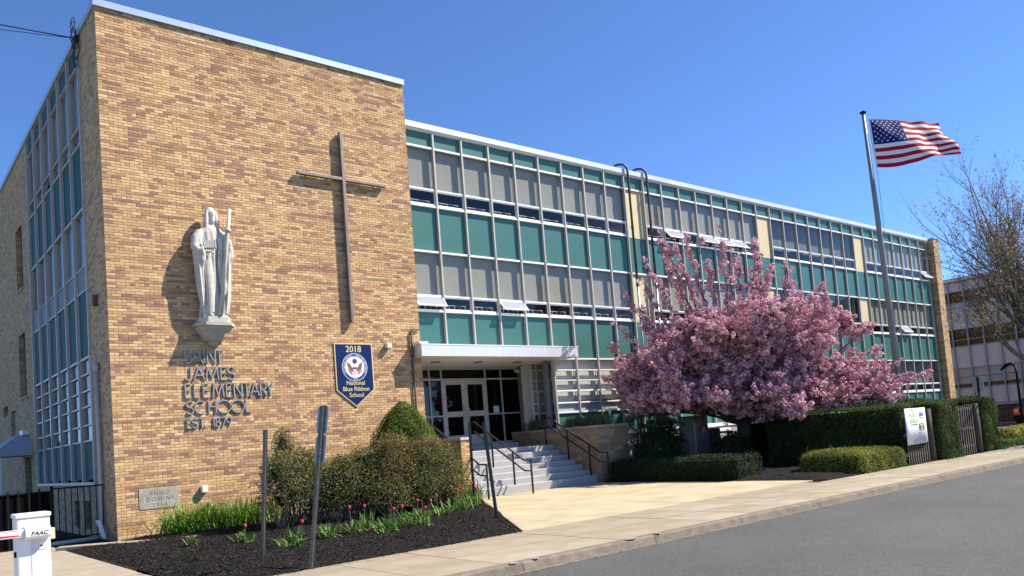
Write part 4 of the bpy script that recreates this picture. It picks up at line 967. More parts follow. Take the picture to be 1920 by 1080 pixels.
# head: skull, face, beard and long hair
def ell(cx, cy, cz, rx, ry, rz, nu=20, nv=12):
    loft([(cz + rz * math.sin(R(-88 + 176 * i / nv)), cx, cy, rx * math.cos(R(-88 + 176 * i / nv)), ry * math.cos(R(-88 + 176 * i / nv))) for i in range(nv + 1)], nu)
ell(.03, -.04, 2.56, .105, .125, .165); ell(.035, -.075, 2.50, .085, .095, .11)
ell(.045, -.125, 2.43, .062, .055, .075); ell(.045, -.12, 2.38, .045, .045, .055)
T([(.045, -.155, 2.60), (.05, -.185, 2.53), (.05, -.165, 2.515)], [.014, .022, .016], 8); T([(-.03, -.150, 2.605), (.045, -.165, 2.612), (.11, -.14, 2.605)], .016, 8)
ell(.01, -.150, 2.573, .018, .014, .011, 10, 6); ell(.083, -.148, 2.573, .018, .014, .011, 10, 6); T([(.005, -.16, 2.475), (.045, -.18, 2.487), (.085, -.16, 2.475)], .014, 8)
ell(.025, .02, 2.62, .140, .16, .145); ell(.02, .05, 2.50, .135, .13, .20)
for sd in (-1, 1):
    for (y, k_) in ((-.05, 1.0), (.0, 1.06), (.06, 1.0)):
        T([(.025 + sd * .09, y, 2.68), (.025 + sd * .128 * k_, y - .01, 2.56), (.025 + sd * .140 * k_, y - .02, 2.44), (.025 + sd * .155 * k_, y - .04, 2.33), (.025 + sd * .175 * k_, y - .06, 2.24)], [.035, .052, .058, .055, .028], 10)
# feet
for (x, y) in ((-.14, -.26), (.14, -.22)): T([(x, y + .12, .05), (x, y, .045), (x, y - .09, .03)], [.055, .06, .04], 10)
tmp = SB.build('statue_raw', M_stone, None)
rm = tmp.modifiers.new('r', 'REMESH'); rm.mode = 'VOXEL'; rm.voxel_size = 0.0115; rm.use_smooth_shade = True
sm = tmp.modifiers.new('s', 'SMOOTH'); sm.iterations = 1; sm.factor = 0.5
dg = bpy.context.evaluated_depsgraph_get(); me = bpy.data.meshes.new_from_object(tmp.evaluated_get(dg)); me.name = 'robed_figure'
bpy.data.objects.remove(tmp)
M_statue = mat('carved_stone', (0.50, 0.48, 0.43), 0.8, var=0.16, scale=5, bump=0.25, bscale=60, bdist=0.004, spec=0.2)
me.materials.clear(); me.materials.append(M_statue)
o = bpy.data.objects.new('robed_figure', me); place(o, stt, (0, 0, 0))
sf = MB().tube([(SXC + .42, SYC - .215, SZ0 + 2.70), (SXC + .32, SYC - .235, SZ0 + 2.0), (SXC + .07, SYC - .21, SZ0 + .05)], [.042, .045, .05], 20)
sf.tube([(SXC + .336, SYC - .232, SZ0 + 2.12), (SXC + .346, SYC - .230, SZ0 + 2.19)], [.075, .07], 14)
sf.build('staff', M_statue, stt, smooth=True)
MB().obox((SXC - .26, SYC - .25, SZ0 + 1.66), (.25, -.045, .02), (.04, .08, .0), (-.02, 0, .19)).build('book', M_statue, stt, bevel=0.008)
MB().obox((SXC - .008, SYC - .297, SZ0 + 1.672), (.045, .08, .0), (.012, -.006, 0), (-.02, 0, .20)).build('book_spine', M_statue, stt)
hexa = lambda w, d, yb: [(SXC - w, yb), (SXC - w, SYC + .02), (SXC - w * .62, SYC - d), (SXC + w * .62, SYC - d), (SXC + w, SYC + .02), (SXC + w, yb)]
MB().prism([(x, y, SZ0 - .115) for x, y in hexa(.38, .22, -.004)][::-1], (0, 0, .135)).build('plinth', M_statue, stt, bevel=0.008)
M_brkt = mat('bracket_stone', (0.40, 0.375, 0.32), 0.85, var=0.2, scale=5, bump=0.3, bscale=50)
MB().prism([(x, y, SZ0 - .20) for x, y in hexa(.485, .25, -.003)][::-1], (0, 0, .08)).build('bracket_top', M_brkt, stt, bevel=0.008)
b = MB(); secs = [(.0, .98), (-.06, .95), (-.14, .78), (-.24, .66), (-.33, .50), (-.345, .30), (-.38, .28), (-.44, .22)]; k = 0
for i, (dz, s_) in enumerate(secs):
    for x, y in hexa(.43, .22, -.002): b.v.append((SXC + (x - SXC) * s_, y * s_ if y < -.01 else y, SZ0 - .203 + dz))
for i in range(len(secs) - 1):
    for j in range(6): b.f.append((i * 6 + j, i * 6 + (j + 1) % 6, i * 6 + 6 + (j + 1) % 6, i * 6 + 6 + j)); b.c.append(None); b.m.append(0)
b.f.append(tuple(range(len(secs) * 6 - 6, len(secs) * 6))); b.c.append(None); b.m.append(0)
b.build('bracket', M_brkt, stt, bevel=0.012)
# ================================================================== PLANTS
def unit(v): return v / np.maximum(np.linalg.norm(v, axis=1, keepdims=True), 1e-9)
def leaves(C, N, ln, wd, cols, jit=0.6, seed=1, rnd=None, droop=0.0, fold=0.0):
    """rhombic leaves at C facing roughly N; returns V, F, colours"""
    r_ = rnd or np.random.default_rng(seed); n = len(C)
    N = unit(N + r_.normal(size=(n, 3)) * jit)
    a = r_.normal(size=(n, 3)); a[:, 2] -= droop; T = unit(a - N * np.sum(a * N, 1, keepdims=True)); B = np.cross(N, T)
    l = (ln * r_.uniform(.65, 1.25, (n, 1))); w = (wd * r_.uniform(.7, 1.2, (n, 1)))
    V = np.stack([C - T * l * .5, C + B * w * .5 - T * l * .05 + N * fold * l, C + T * l * .5, C - B * w * .5 - T * l * .05 + N * fold * l], 1).reshape(-1, 3)
    return V, np.arange(4 * n).reshape(n, 4), cols
def pick(pal_, n, r_, jit=0.25):
    p = np.array([c for c, _ in pal_]); w = np.array([q for _, q in pal_], float); w /= w.sum()
    return p[r_.choice(len(p), n, p=w)] * (1 + r_.uniform(-jit, jit, (n, 1)))
def core_mesh(b, secs, n=20, wob=0.08, seed=0):
    r_ = random.Random(seed); ph = [r_.uniform(0, 6.28) for _ in range(4)]; k = len(b.v)
    for (z, cx, cy, rx, ry) in secs:
        for j in range(n):
            a = 2 * math.pi * j / n; m_ = 1 + wob * (math.sin(3 * a + ph[0] + z) + .6 * math.sin(5 * a + ph[1] - 2 * z)); b.v.append((cx + rx * m_ * math.cos(a), cy + ry * m_ * math.sin(a), z))
    for i in range(len(secs) - 1):
        for j in range(n): b.f.append((k + i * n + j, k + i * n + (j + 1) % n, k + (i + 1) * n + (j + 1) % n, k + (i + 1) * n + j)); b.c.append(None); b.m.append(0)
    b.f.append(tuple(k + (len(secs) - 1) * n + j for j in range(n))); b.c.append(None); b.m.append(0)
    return b
def blob_shrub(name, label, cat, lobes, pal_, nleaf, ln, wd, seed, group=None, core=True, stems=0, jit=0.7, shell=0.25, transl=None, wispy=0.0, twigs=0):
    """shrub made of overlapping ellipsoid lobes (cx,cy,cz,rx,ry,rz): a dark branchy core and leaves through an uneven outer shell"""
    r_ = np.random.default_rng(seed); L_ = np.array(lobes, float)
    base = (L_[:, 0].mean(), L_[:, 1].mean(), 0.0); t = thing(name, label, cat, base, group)
    vol = (L_[:, 3] * L_[:, 4] + L_[:, 3] * L_[:, 5] + L_[:, 4] * L_[:, 5]); idx = r_.choice(len(L_), nleaf * 2, p=vol / vol.sum())
    d = unit(r_.normal(size=(nleaf * 2, 3))); d[:, 2] = np.where(d[:, 2] < -.55, -d[:, 2], d[:, 2])
    ph = r_.uniform(0, 6.28, (len(L_), 3)); q = ph[idx]
    bump = 1 + .10 * np.sin(4 * d[:, 0] * 2 + q[:, 0]) * np.sin(4 * d[:, 2] * 2 + q[:, 1]) + .07 * np.sin(11 * d[:, 1] + q[:, 2]) * np.sin(9 * d[:, 0])
    rad = bump * (1 - shell * r_.random(nleaf * 2) ** 1.6 + wispy * r_.exponential(.12, nleaf * 2))
    C = L_[idx, :3] + d * L_[idx, 3:6] * rad[:, None]
    # drop leaves buried deep inside another lobe or under ground
    keep = C[:, 2] > 0.03
    for k in range(len(L_)):
        s = np.linalg.norm((C - L_[k, :3]) / L_[k, 3:6], axis=1) < (1 - shell * 1.3); keep &= ~(s & (idx != k))
    C = C[keep][:nleaf]; d = d[keep][:nleaf]; n = len(C)
    ki = idx[keep][:nleaf]; tint = r_.uniform(.72, 1.22, (len(L_), 1)) * (1 + r_.uniform(-.16, .16, (len(L_), 3)) * (1, .6, .3))
    lcol = pick(pal_, n, r_) * tint[ki] * (.8 + .45 * vnoise(C[:, [0, 2]] + C[:, [1, 1]] * .4, 4.5, seed)[:, None]); sz = r_.uniform(.55, 1.35, (n, 1))
    V, F, cc = leaves(C, d + np.array([[0, 0, .3]]), ln * sz, wd * sz, lcol, jit, rnd=r_, fold=.12)
    np_mesh('foliage', V, F, M_leaf, t, cc, kind='stuff')
    if core:
        b = MB()
        for k, (cx, cy, cz, rx, ry, rz) in enumerate(L_):
            f = 1 - shell * .95
            zs_ = [max(cz + rz * f * math.sin(R(a)), 0.02 + .001 * i) for i, a in enumerate((-75, -50, -25, 0, 25, 50, 70, 82))]
            core_mesh(b, [(z_, cx, cy, rx * f * math.cos(R(a)), ry * f * math.cos(R(a))) for z_, a in zip(zs_, (-75, -50, -25, 0, 25, 50, 70, 82))], 18, .07, seed + k)
        b.build('branch_core', M_core, t, kind='stuff')
    if stems:
        b = MB(); rr = random.Random(seed)
        for i in range(stems):
            k = rr.randrange(len(L_)); cx, cy, cz, rx, ry, rz = L_[k]; a = rr.uniform(0, 6.28); e_ = rr.uniform(.5, 1.08)
            p0 = (cx + .15 * rx * math.cos(a), cy + .15 * ry * math.sin(a), .0); p2 = (cx + rx * e_ * math.cos(a), cy + ry * e_ * math.sin(a), cz + rz * rr.uniform(-.2, .8))
            p1 = ((p0[0] + p2[0]) / 2 + rr.uniform(-.1, .1), (p0[1] + p2[1]) / 2 + rr.uniform(-.1, .1), (p0[2] + p2[2]) * .45)
            b.tube([p0, p1, p2], [.014, .009, .004], 4, cap=False)
        b.build('twigs', mat('dry_twig', (0.16, 0.12, 0.085), 0.9, var=0.3, scale=10), t, kind='stuff')
    return t
def box_hedge(name, label, cat, x0, x1, y0, y1, z1, pal_, dens, ln, wd, seed, group=None, rnd=.12, amp=.05, jit=.6):
    """clipped hedge: leaves in a rough shell round a rounded box"""
    r_ = np.random.default_rng(seed); t = thing(name, label, cat, ((x0 + x1) / 2, (y0 + y1) / 2, 0), group)
    lx, ly = x1 - x0, y1 - y0; areas = np.array([lx * z1, lx * z1, ly * z1, ly * z1, lx * ly]); n = int(areas.sum() * dens)
    f = r_.choice(5, n, p=areas / areas.sum()); u, v = r_.random(n), r_.random(n)
    C = np.zeros((n, 3)); Nn = np.zeros((n, 3))
    for k, (nx, ny) in enumerate(((0, -1), (0, 1), (-1, 0), (1, 0))):
        s = f == k; Nn[s] = (nx, ny, 0); C[s, 2] = v[s] * z1
        if nx == 0: C[s, 0] = x0 + u[s] * lx; C[s, 1] = y0 if ny < 0 else y1
        else: C[s, 1] = y0 + u[s] * ly; C[s, 0] = x0 if nx < 0 else x1
    s = f == 4; Nn[s] = (0, 0, 1); C[s] = np.stack([x0 + u[s] * lx, y0 + v[s] * ly, np.full(s.sum(), z1)], 1)
    # round the corners, then push in/out by noise
    ctr = np.clip(C, (x0 + rnd, y0 + rnd, 0), (x1 - rnd, y1 - rnd, z1 - rnd)); dd = C - ctr; ln_ = np.maximum(np.linalg.norm(dd, axis=1, keepdims=True), 1e-6)
    C = ctr + dd / ln_ * rnd; Nn = unit(dd + Nn * .02)
    h = vnoise(C[:, [0, 2]] + C[:, [1, 1]] * .73, 2.2, seed) - .5 + .6 * (vnoise(C[:, [1, 2]] + C[:, [0, 0]] * .61, 6.5, seed + 1) - .5)
    C = C + Nn * (amp * 1.8 * h[:, None] + r_.uniform(-.075, .03, (n, 1)))
    out = r_.random(n) < .02; C[out] += Nn[out] * r_.uniform(.02, .12, (out.sum(), 1)); hc = pick(pal_, n, r_) * (.65 + .7 * vnoise(C[:, [0, 2]] + C[:, [1, 1]] * .4, 3.2, seed + 5)[:, None]); sz = r_.uniform(.6, 1.3, (n, 1))
    V, F, cc = leaves(C, Nn + np.array([[0, 0, .35]]), ln * sz, wd * sz, hc, jit, rnd=r_, fold=.12)
    np_mesh('foliage', V, F, M_leaf, t, cc, kind='stuff')
    MB().box(x0 + .10, x1 - .10, y0 + .10, y1 - .10, 0, z1 - .11).build('branch_core', M_core, t)
    return t
G_az = [((0.13, 0.14, 0.035), 5), ((0.19, 0.19, 0.055), 4), ((0.21, 0.15, 0.06), 3.5), ((0.15, 0.095, 0.05), 3.5), ((0.24, 0.22, 0.085), 2), ((0.08, 0.09, 0.025), 2.5)]
G_azl = [((0.14, 0.15, 0.04), 5), ((0.20, 0.20, 0.065), 4), ((0.22, 0.16, 0.07), 3.5), ((0.16, 0.105, 0.06), 3.5), ((0.09, 0.10, 0.03), 2)]
G_yew = [((0.13, 0.19, 0.02), 5), ((0.18, 0.24, 0.03), 4), ((0.06, 0.105, 0.015), 4), ((0.20, 0.25, 0.035), 1.5)]
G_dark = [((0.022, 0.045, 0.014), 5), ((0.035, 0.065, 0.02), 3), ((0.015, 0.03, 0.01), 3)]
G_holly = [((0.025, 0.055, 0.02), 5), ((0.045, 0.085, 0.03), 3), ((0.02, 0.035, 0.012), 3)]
G_arb = [((0.05, 0.09, 0.018), 5), ((0.09, 0.14, 0.028), 4), ((0.03, 0.055, 0.013), 4), ((0.15, 0.19, 0.045), 1.5)]
G_box = [((0.18, 0.20, 0.025), 5), ((0.25, 0.26, 0.04), 4), ((0.10, 0.125, 0.018), 3), ((0.32, 0.32, 0.06), 1)]
G_rose = [((0.10, 0.15, 0.07), 4), ((0.16, 0.20, 0.11), 4), ((0.06, 0.10, 0.04), 3), ((0.22, 0.25, 0.16), 1)]

blob_shrub('azalea_bush', 'tall loose olive-brown bush behind the bare metal post, left end of the shrubs', 'bush',
           [(2.75, -2.8, .75, .6, .7, .65), (3.05, -2.6, 1.35, .42, .5, .5), (2.55, -2.9, 1.25, .36, .45, .45), (2.85, -2.55, 1.85, .22, .3, .36), (3.35, -2.8, .95, .5, .55, .55), (3.4, -2.7, 1.4, .26, .3, .3), (3.5, -3.1, .6, .45, .5, .5)], G_azl, 13000, .062, .026, 21, 'shrubs before the brick wall', stems=110, wispy=.7, shell=.6, jit=.9)
blob_shrub('azalea_bush', 'broad olive-brown bush behind the street-sign post, middle of the planting bed', 'bush',
           [(4.15, -3.1, .75, .65, .8, .65), (4.95, -3.35, .8, .75, .85, .75), (4.50, -3.2, 1.25, .42, .5, .42), (5.25, -3.2, 1.4, .45, .5, .52), (3.7, -3.2, .75, .5, .6, .62), (3.95, -3.2, 1.2, .26, .36, .34), (4.85, -3.5, 1.5, .22, .28, .26), (4.7, -3.9, .5, .5, .45, .4), (5.6, -3.8, .55, .45, .4, .45)], G_az, 19000, .058, .026, 22, 'shrubs before the brick wall', stems=170, wispy=.6, shell=.5, jit=.9)
blob_shrub('azalea_bush', 'rounded olive-green bush against the brick stair wall', 'bush',
           [(6.0, -3.15, .85, .75, .85, .78), (6.7, -2.9, .85, .65, .8, .7), (5.75, -3.2, 1.3, .45, .5, .45), (6.35, -3.0, 1.4, .38, .45, .42), (6.95, -2.8, .55, .5, .7, .5), (6.85, -2.9, 1.35, .28, .35, .34), (6.3, -3.7, .5, .5, .45, .4)], G_az, 16000, .058, .026, 23, 'shrubs before the brick wall', stems=120, wispy=.5, shell=.45, jit=.9)
# conical yew
r_ = np.random.default_rng(31); t = thing('conical_yew', 'bright yellow-green cone-shaped evergreen by the corner of the brick wall', 'evergreen', (6.75, -1.35, 0))
n = 24000; u = r_.random(n) ** .72; zz = 2.80 - 2.4 * u; prof_r = lambda z_: np.interp(z_, [0, .5, 1.2, 1.7, 2.1, 2.48, 2.70, 2.82], [.8, .95, .98, .90, .70, .42, .18, .04])
a = r_.uniform(0, 6.283, n); rr_ = prof_r(zz) * (1 + .09 * np.sin(7 * a + 3 * zz) * np.sin(6 * zz + 2 * a) + r_.uniform(-.14, .05, n))
C = np.stack([6.75 + rr_ * np.cos(a), -1.35 + rr_ * np.sin(a), zz], 1); Nn = np.stack([np.cos(a), np.sin(a), np.full(n, .5)], 1)
V, F, cc = leaves(C, Nn, .055, .02, pick(G_yew, n, r_), .8, rnd=r_, fold=.1); np_mesh('foliage', V, F, M_leaf, t, cc, kind='stuff')
core_mesh(MB(), [(z_, 6.75, -1.35, max(.02, float(prof_r(z_)) * .86), max(.02, float(prof_r(z_)) * .86)) for z_ in (0.0, .5, 1.1, 1.7, 2.1, 2.4, 2.62)], 20, .03).build('branch_core', M_core, t, kind='stuff')

# planter shrubs (rosemary-like)
for i, (x, y, s, lb) in enumerate(((13.95, 1.75, .36, 'feathery grey-green planter shrub nearest the glass entrance screen'), (13.98, 1.15, .36, 'feathery grey-green planter shrub just left of the canopy post'), (14.05, -.25, .36, 'low feathery planter shrub just right of the canopy post'), (14.35, -1.05, .44, 'feathery green planter shrub at the outer corner of the stone planter'))):
    blob_shrub('planter_shrub', lb, 'shrub', [(x, y, 1.86, s, s * 1.1, s * .85), (x + .02, y - .28, 1.84, s * .8, s * .9, s * .7)], G_rose, 3600, .085, .016, 40 + i, 'grey-green shrubs in the stone planter', jit=.5, shell=.6, wispy=.5)
# dark shrubs and clipped hedges under the cherry
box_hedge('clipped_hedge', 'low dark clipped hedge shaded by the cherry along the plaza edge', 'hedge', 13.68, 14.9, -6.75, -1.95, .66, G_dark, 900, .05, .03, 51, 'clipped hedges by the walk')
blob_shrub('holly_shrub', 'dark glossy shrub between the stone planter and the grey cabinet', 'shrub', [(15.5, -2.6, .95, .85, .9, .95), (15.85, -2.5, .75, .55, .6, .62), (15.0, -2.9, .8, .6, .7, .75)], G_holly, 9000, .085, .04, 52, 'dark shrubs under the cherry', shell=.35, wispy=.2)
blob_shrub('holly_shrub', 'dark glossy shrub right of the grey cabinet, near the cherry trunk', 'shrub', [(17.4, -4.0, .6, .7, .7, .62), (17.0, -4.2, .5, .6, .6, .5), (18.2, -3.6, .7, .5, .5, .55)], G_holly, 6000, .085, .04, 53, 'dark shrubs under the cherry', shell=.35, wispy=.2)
box_hedge('tall_hedge', 'tall dark clipped hedge behind the cherry trunk, left of the white sign', 'hedge', 18.45, 19.42, -9.0, -4.6, 1.70, G_arb, 1500, .046, .021, 54, 'tall clipped hedges', amp=.06)
box_hedge('clipped_hedge', 'low yellow-green clipped boxwood at the edge of the sidewalk', 'hedge', 15.35, 17.95, -9.30, -7.45, .57, G_box, 2100, .042, .026, 55, 'clipped hedges by the walk', rnd=.25)
box_hedge('tall_hedge', 'tall clipped hedge block between the white sign and the picket gate', 'hedge', 19.98, 21.35, -9.45, -7.9, 1.74, G_arb, 2600, .048, .021, 56, 'tall clipped hedges', amp=.09, rnd=.22)
box_hedge('tall_hedge', 'rightmost tall clipped hedge block, beyond the picket gate', 'hedge', 23.5, 24.75, -9.35, -7.6, 1.74, G_arb, 2600, .048, .021, 57, 'tall clipped hedges', amp=.09, rnd=.22)
box_hedge('tall_hedge', 'tall hedge running behind the picket fence and white sign', 'hedge', 19.47, 23.48, -7.85, -6.9, 1.80, G_arb, 1300, .048, .021, 58, 'tall clipped hedges', amp=.07)
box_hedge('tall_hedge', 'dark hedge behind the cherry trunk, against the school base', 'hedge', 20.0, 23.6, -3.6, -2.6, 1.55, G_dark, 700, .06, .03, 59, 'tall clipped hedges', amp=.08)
# perennials under the cherry
for i, (x, y) in enumerate(((14.4, -7.6), (14.9, -8.2), (15.2, -7.3), (14.3, -8.5), (15.05, -6.9))):
    pass

# strap-leaved clumps: daylilies along the wall, tulips in the bed
def strap(b, base, a, ln, wd, lean, droop, c, seg=5):
    d = Vector((math.cos(a), math.sin(a), 0)); s_ = Vector((-d.y, d.x, 0)); p = Vector(base); pts = []
    for i in range(seg + 1):
        t = i / seg; out = ln * (lean * t + .35 * droop * t * t); h = ln * (t * (1 - lean * .35) - droop * .75 * t * t * t)
        w = wd * (1 - t) ** .55 * (.55 + .45 * math.sin(min(1, t * 2.2) * 1.57)); q = p + d * out + Vector((0, 0, h)); pts.append((q - s_ * w, q + s_ * w))
    k = len(b.v)
    for l, r__ in pts: b.v += [tuple(l), tuple(r__)]
    for i in range(seg): b.f.append((k + 2 * i, k + 2 * i + 1, k + 2 * i + 3, k + 2 * i + 2)); b.c.append(c); b.m.append(0)
LILY = [(0.10, 0.20, 0.02), (0.14, 0.26, 0.03), (0.07, 0.15, 0.015), (0.18, 0.30, 0.05)]
rr = random.Random(8)
LB = ['leftmost daylily clump, against the date stone', 'second daylily clump from the date stone', 'daylily clump under the white wall box', 'daylily clump right of the white wall box', 'daylily clump left of the bare metal post', 'rightmost daylily clump, beside the loose bush', 'daylily tuft at the foot of the brick stair wall']
for i, (x, y, s) in enumerate(((.95, -.95, 1.0), (1.35, -1.15, 1.1), (1.75, -.85, 1.1), (2.2, -1.1, 1.1), (2.6, -.85, 1.05), (2.95, -1.3, .9), (8.05, -2.3, .85))):
    t = thing('daylily', LB[i], 'plant', (x, y, 0), 'daylily clumps'); b = MB()
    for k in range(150):
        bx_, by_ = rr.gauss(0, .19), rr.gauss(0, .2)
        strap(b, (x + bx_, y + by_, .03), rr.uniform(0, 6.283), rr.uniform(.65, 1.15) * s, rr.uniform(.010, .019), rr.uniform(.1, .55), rr.uniform(.2, 1.0), rr.choice(LILY))
    b.build('strap_leaves', M_leaf, t, kind='stuff')
TUL = [(0.11, 0.20, 0.04), (0.15, 0.25, 0.055), (0.08, 0.155, 0.03)]
M_tulip = mat('tulip_petal', (0.60, 0.085, 0.08), 0.7, spec=0.2, var=0.15, scale=30, transl=.25)
M_stem = mat('tulip_stem', (0.12, 0.20, 0.06), 0.6)
tul = [(.95, -4.95, .55, [(.04, .42)], 'tulip clump with one red bloom, left of the bare metal post'), (1.07, -6.72, .6, [], 'bloomless tulip clump between the two metal posts'), (1.55, -5.9, .5, [(.1, .45)], 'tulip clump with one red bloom behind the gap between the posts'),
       (2.06, -5.99, .7, [], 'bloomless tulip clump right of the street-sign post'), (2.72, -5.86, .75, [(-.1, .62)], 'tulip clump with one tall red bloom before the broad bush'), (2.95, -6.6, .75, [], 'bloomless tulip clump in the front row, middle of the bed'),
       (3.3, -6.35, .85, [(.0, .50), (.15, .53)], 'tulip clump with two pink-red blooms before the rounded bush'), (3.75, -6.55, .9, [(.1, .46), (.2, .60)], 'tulip clump with two blooms near the middle of the front row'), (3.1, -5.6, .8, [(0, .58)], 'tulip clump close under the broad bush'),
       (4.25, -5.6, .9, [(.05, .55)], 'tulip clump with one bloom, right of the front row'), (5.0, -5.4, .95, [(-.12, .60)], 'dense tulip clump left of the leaning green post'), (5.75, -5.0, 1.0, [(.0, .62)], 'large tulip clump beside the leaning green post'),
       (6.5, -4.3, 1.0, [(.1, .66), (-.15, .58), (.22, .55)], 'large tulip clump with three blooms by the plaza corner'), (7.1, -3.7, .95, [(0, .68), (.15, .5)], 'tulip clump with two blooms nearest the steps'), (.33, -4.05, .28, [], 'tiny sprout clump alone in the mulch near the edging')]
for i, (x, y, s, fl, lb) in enumerate(tul):
    t = thing('tulip_clump', lb, 'tulips', (x, y, 0), 'tulip clumps in the mulch bed'); b = MB()
    for k in range(int(20 + 22 * s)):
        strap(b, (x + rr.gauss(0, .13 * s), y + rr.gauss(0, .13 * s), .05), rr.uniform(0, 6.283), rr.uniform(.28, .54) * (.6 + .4 * s), rr.uniform(.016, .030), rr.uniform(.1, .75), rr.uniform(0, .75), rr.choice(TUL), 4)
    for k in range(int(6 * s)):       # yellowed lower leaves
        strap(b, (x + rr.gauss(0, .15 * s), y + rr.gauss(0, .15 * s), .05), rr.uniform(0, 6.283), rr.uniform(.14, .26), .02, .9, .9, (.42, .38, .20), 4)
    b.build('leaves', M_leaf, t, kind='stuff')
    for (dx, hh) in fl:
        fx_, fy_ = x + dx, y - abs(dx) * .4; hh *= .82
        fb = MB().lathe([(.005, 0), (.024, .010), (.031, .03), (.029, .052), (.022, .07), (.012, .076)], (fx_, fy_, hh), 8); f_ = fb.build('flower', M_tulip, t, smooth=True)
        MB().tube([(x + dx * .4, y, .04), (fx_, fy_, hh)], .006, 5).build('stem', M_stem, f_)

# ---------------------------------------------------------------- trees
def branch_tree(seed, base, spec):
    pass
RTV = np.array([0.772, -0.635, 0.0]); FWV = np.array([0.635, 0.772, 0.0])
ch = thing('cherry_tree', 'spreading ornamental cherry tree covered in pink blossom before the school windows', 'tree', (18.4, -3.75, 0))
TC = np.array([18.55, -3.95, 0.0])
rc = np.random.default_rng(77)
KS = 1.0
sx = [-4.4, -4.0, -3.0, -2.0, -1.0, 0, 1.0, 2.0, 2.7, 3.3, 4.2, 4.9, 5.3]
top_z = [3.7, 4.4, 4.9, 5.2, 5.5, 5.7, 5.75, 5.7, 5.4, 4.8, 3.9, 3.1, 2.6]; bot_z = [3.0, 2.3, 2.1, 2.25, 2.2, 1.65, 1.6, 1.7, 1.75, 1.8, 1.9, 2.1, 2.3]
sx = [v * KS for v in sx]; top_z = [v for v in top_z]
def env(P):
    d = P - TC; s = d @ RTV; q = d @ FWV
    qm = 3.8 * np.sqrt(np.maximum(.01, 1 - (s / np.where(s < 0, 4.8, 5.6)) ** 2)); k = np.sqrt(np.maximum(0, 1 - (q / qm) ** 2)); tz = np.interp(s, sx, top_z, left=0, right=0); bz = np.interp(s, sx, bot_z, left=9, right=9)
    tz = 2.2 + (tz - 2.2) * (0.35 + .65 * k); return (P[..., 2] < tz) & (P[..., 2] > bz - .1) & (np.abs(q) < qm)
wood = MB(); sprays = []
fork = np.array([18.45, -3.78, 1.45])
wood.tube([(18.4, -3.75, -.05), (18.38, -3.75, .35), (18.43, -3.78, .9), tuple(fork)], [.30, .215, .20, .215], 12)
def bez(a, c_, b_, n): t = np.linspace(0, 1, n)[:, None]; return (1 - t) ** 2 * a + 2 * t * (1 - t) * c_ + t ** 2 * b_
for i in range(30):
    az = 2 * math.pi * (i + rc.uniform(-.3, .3)) / 17; rad = rc.uniform(2.6, 4.7) if i % 3 else rc.uniform(1.0, 2.4)
    if i >= 17: az = 2 * math.pi * (i - 17 + rc.uniform(-.3, .3)) / 13; rad = rc.uniform(2.3, 4.4)
    e_ = TC + RTV * math.cos(az) * rad * 1.14 + FWV * math.sin(az) * rad * .78
    s_ = math.cos(az) * rad * 1.14; zt = np.interp(s_, sx, top_z); e_[2] = 2.2 + (zt - 2.2) * rc.uniform(.55, .9) if i < 17 else rc.uniform(1.75, 2.7)
    mid = fork * .55 + e_ * .45; mid[2] = fork[2] + (e_[2] - fork[2]) * rc.uniform(.55, .85) + (.7 if i >= 17 else 0)
    pts = bez(fork, mid, e_, 9); pts[1:-1] += rc.normal(size=(7, 3)) * .06
    wood.tube(pts, list(np.linspace(.105 if i < 17 else .05, .018, 9)), 7, cap=False)
    for j in range(15):
        t = rc.uniform(.22, 1.0); k = min(7, int(t * 8)); p = pts[k] + (pts[k + 1] - pts[k]) * (t * 8 - k); dr = pts[k + 1] - pts[k]; dr /= np.linalg.norm(dr)
        out = (p - fork) * (1, 1, 0); out /= max(np.linalg.norm(out), .2)
        d = dr * .7 + rc.normal(size=3) * .65 + out * .45 + np.array([0, 0, rc.uniform(-.25, .75)]); d /= np.linalg.norm(d); l = rc.uniform(.8, 2.0) * (1.15 - .35 * t)
        q = p + d * l; mid2 = p + d * l * .5 + np.array([0, 0, .12 * l]) + rc.normal(size=3) * .05
        for _ in range(5):
            if env(q[None])[0]: break
            q = p + (q - p) * .72; mid2 = (p + q) / 2 + np.array([0, 0, .08])
        if not env(q[None])[0] and rc.random() < .6: continue
        sub = bez(p, mid2, q, 6); wood.tube(sub, list(np.linspace(.028, .008, 6)), 5, cap=False); sprays.append((sub, .25))
        for m_ in range(7):
            t2 = rc.uniform(.15, 1.0); k2 = min(4, int(t2 * 5)); p2 = sub[k2] + (sub[k2 + 1] - sub[k2]) * (t2 * 5 - k2)
            d2 = d * .5 + rc.normal(size=3) * .7 + np.array([0, 0, rc.uniform(-.3, .5)]); d2 /= np.linalg.norm(d2); l2 = rc.uniform(.3, .95); q2 = p2 + d2 * l2
            if not env(q2[None])[0]: q2 = p2 + d2 * l2 * .45
            if not env(q2[None])[0]: continue
            tw = bez(p2, (p2 + q2) / 2 + np.array([0, 0, .06]), q2, 4); wood.tube(tw, [.008, .007, .005, .003], 4, cap=False); sprays.append((tw, 0.0))
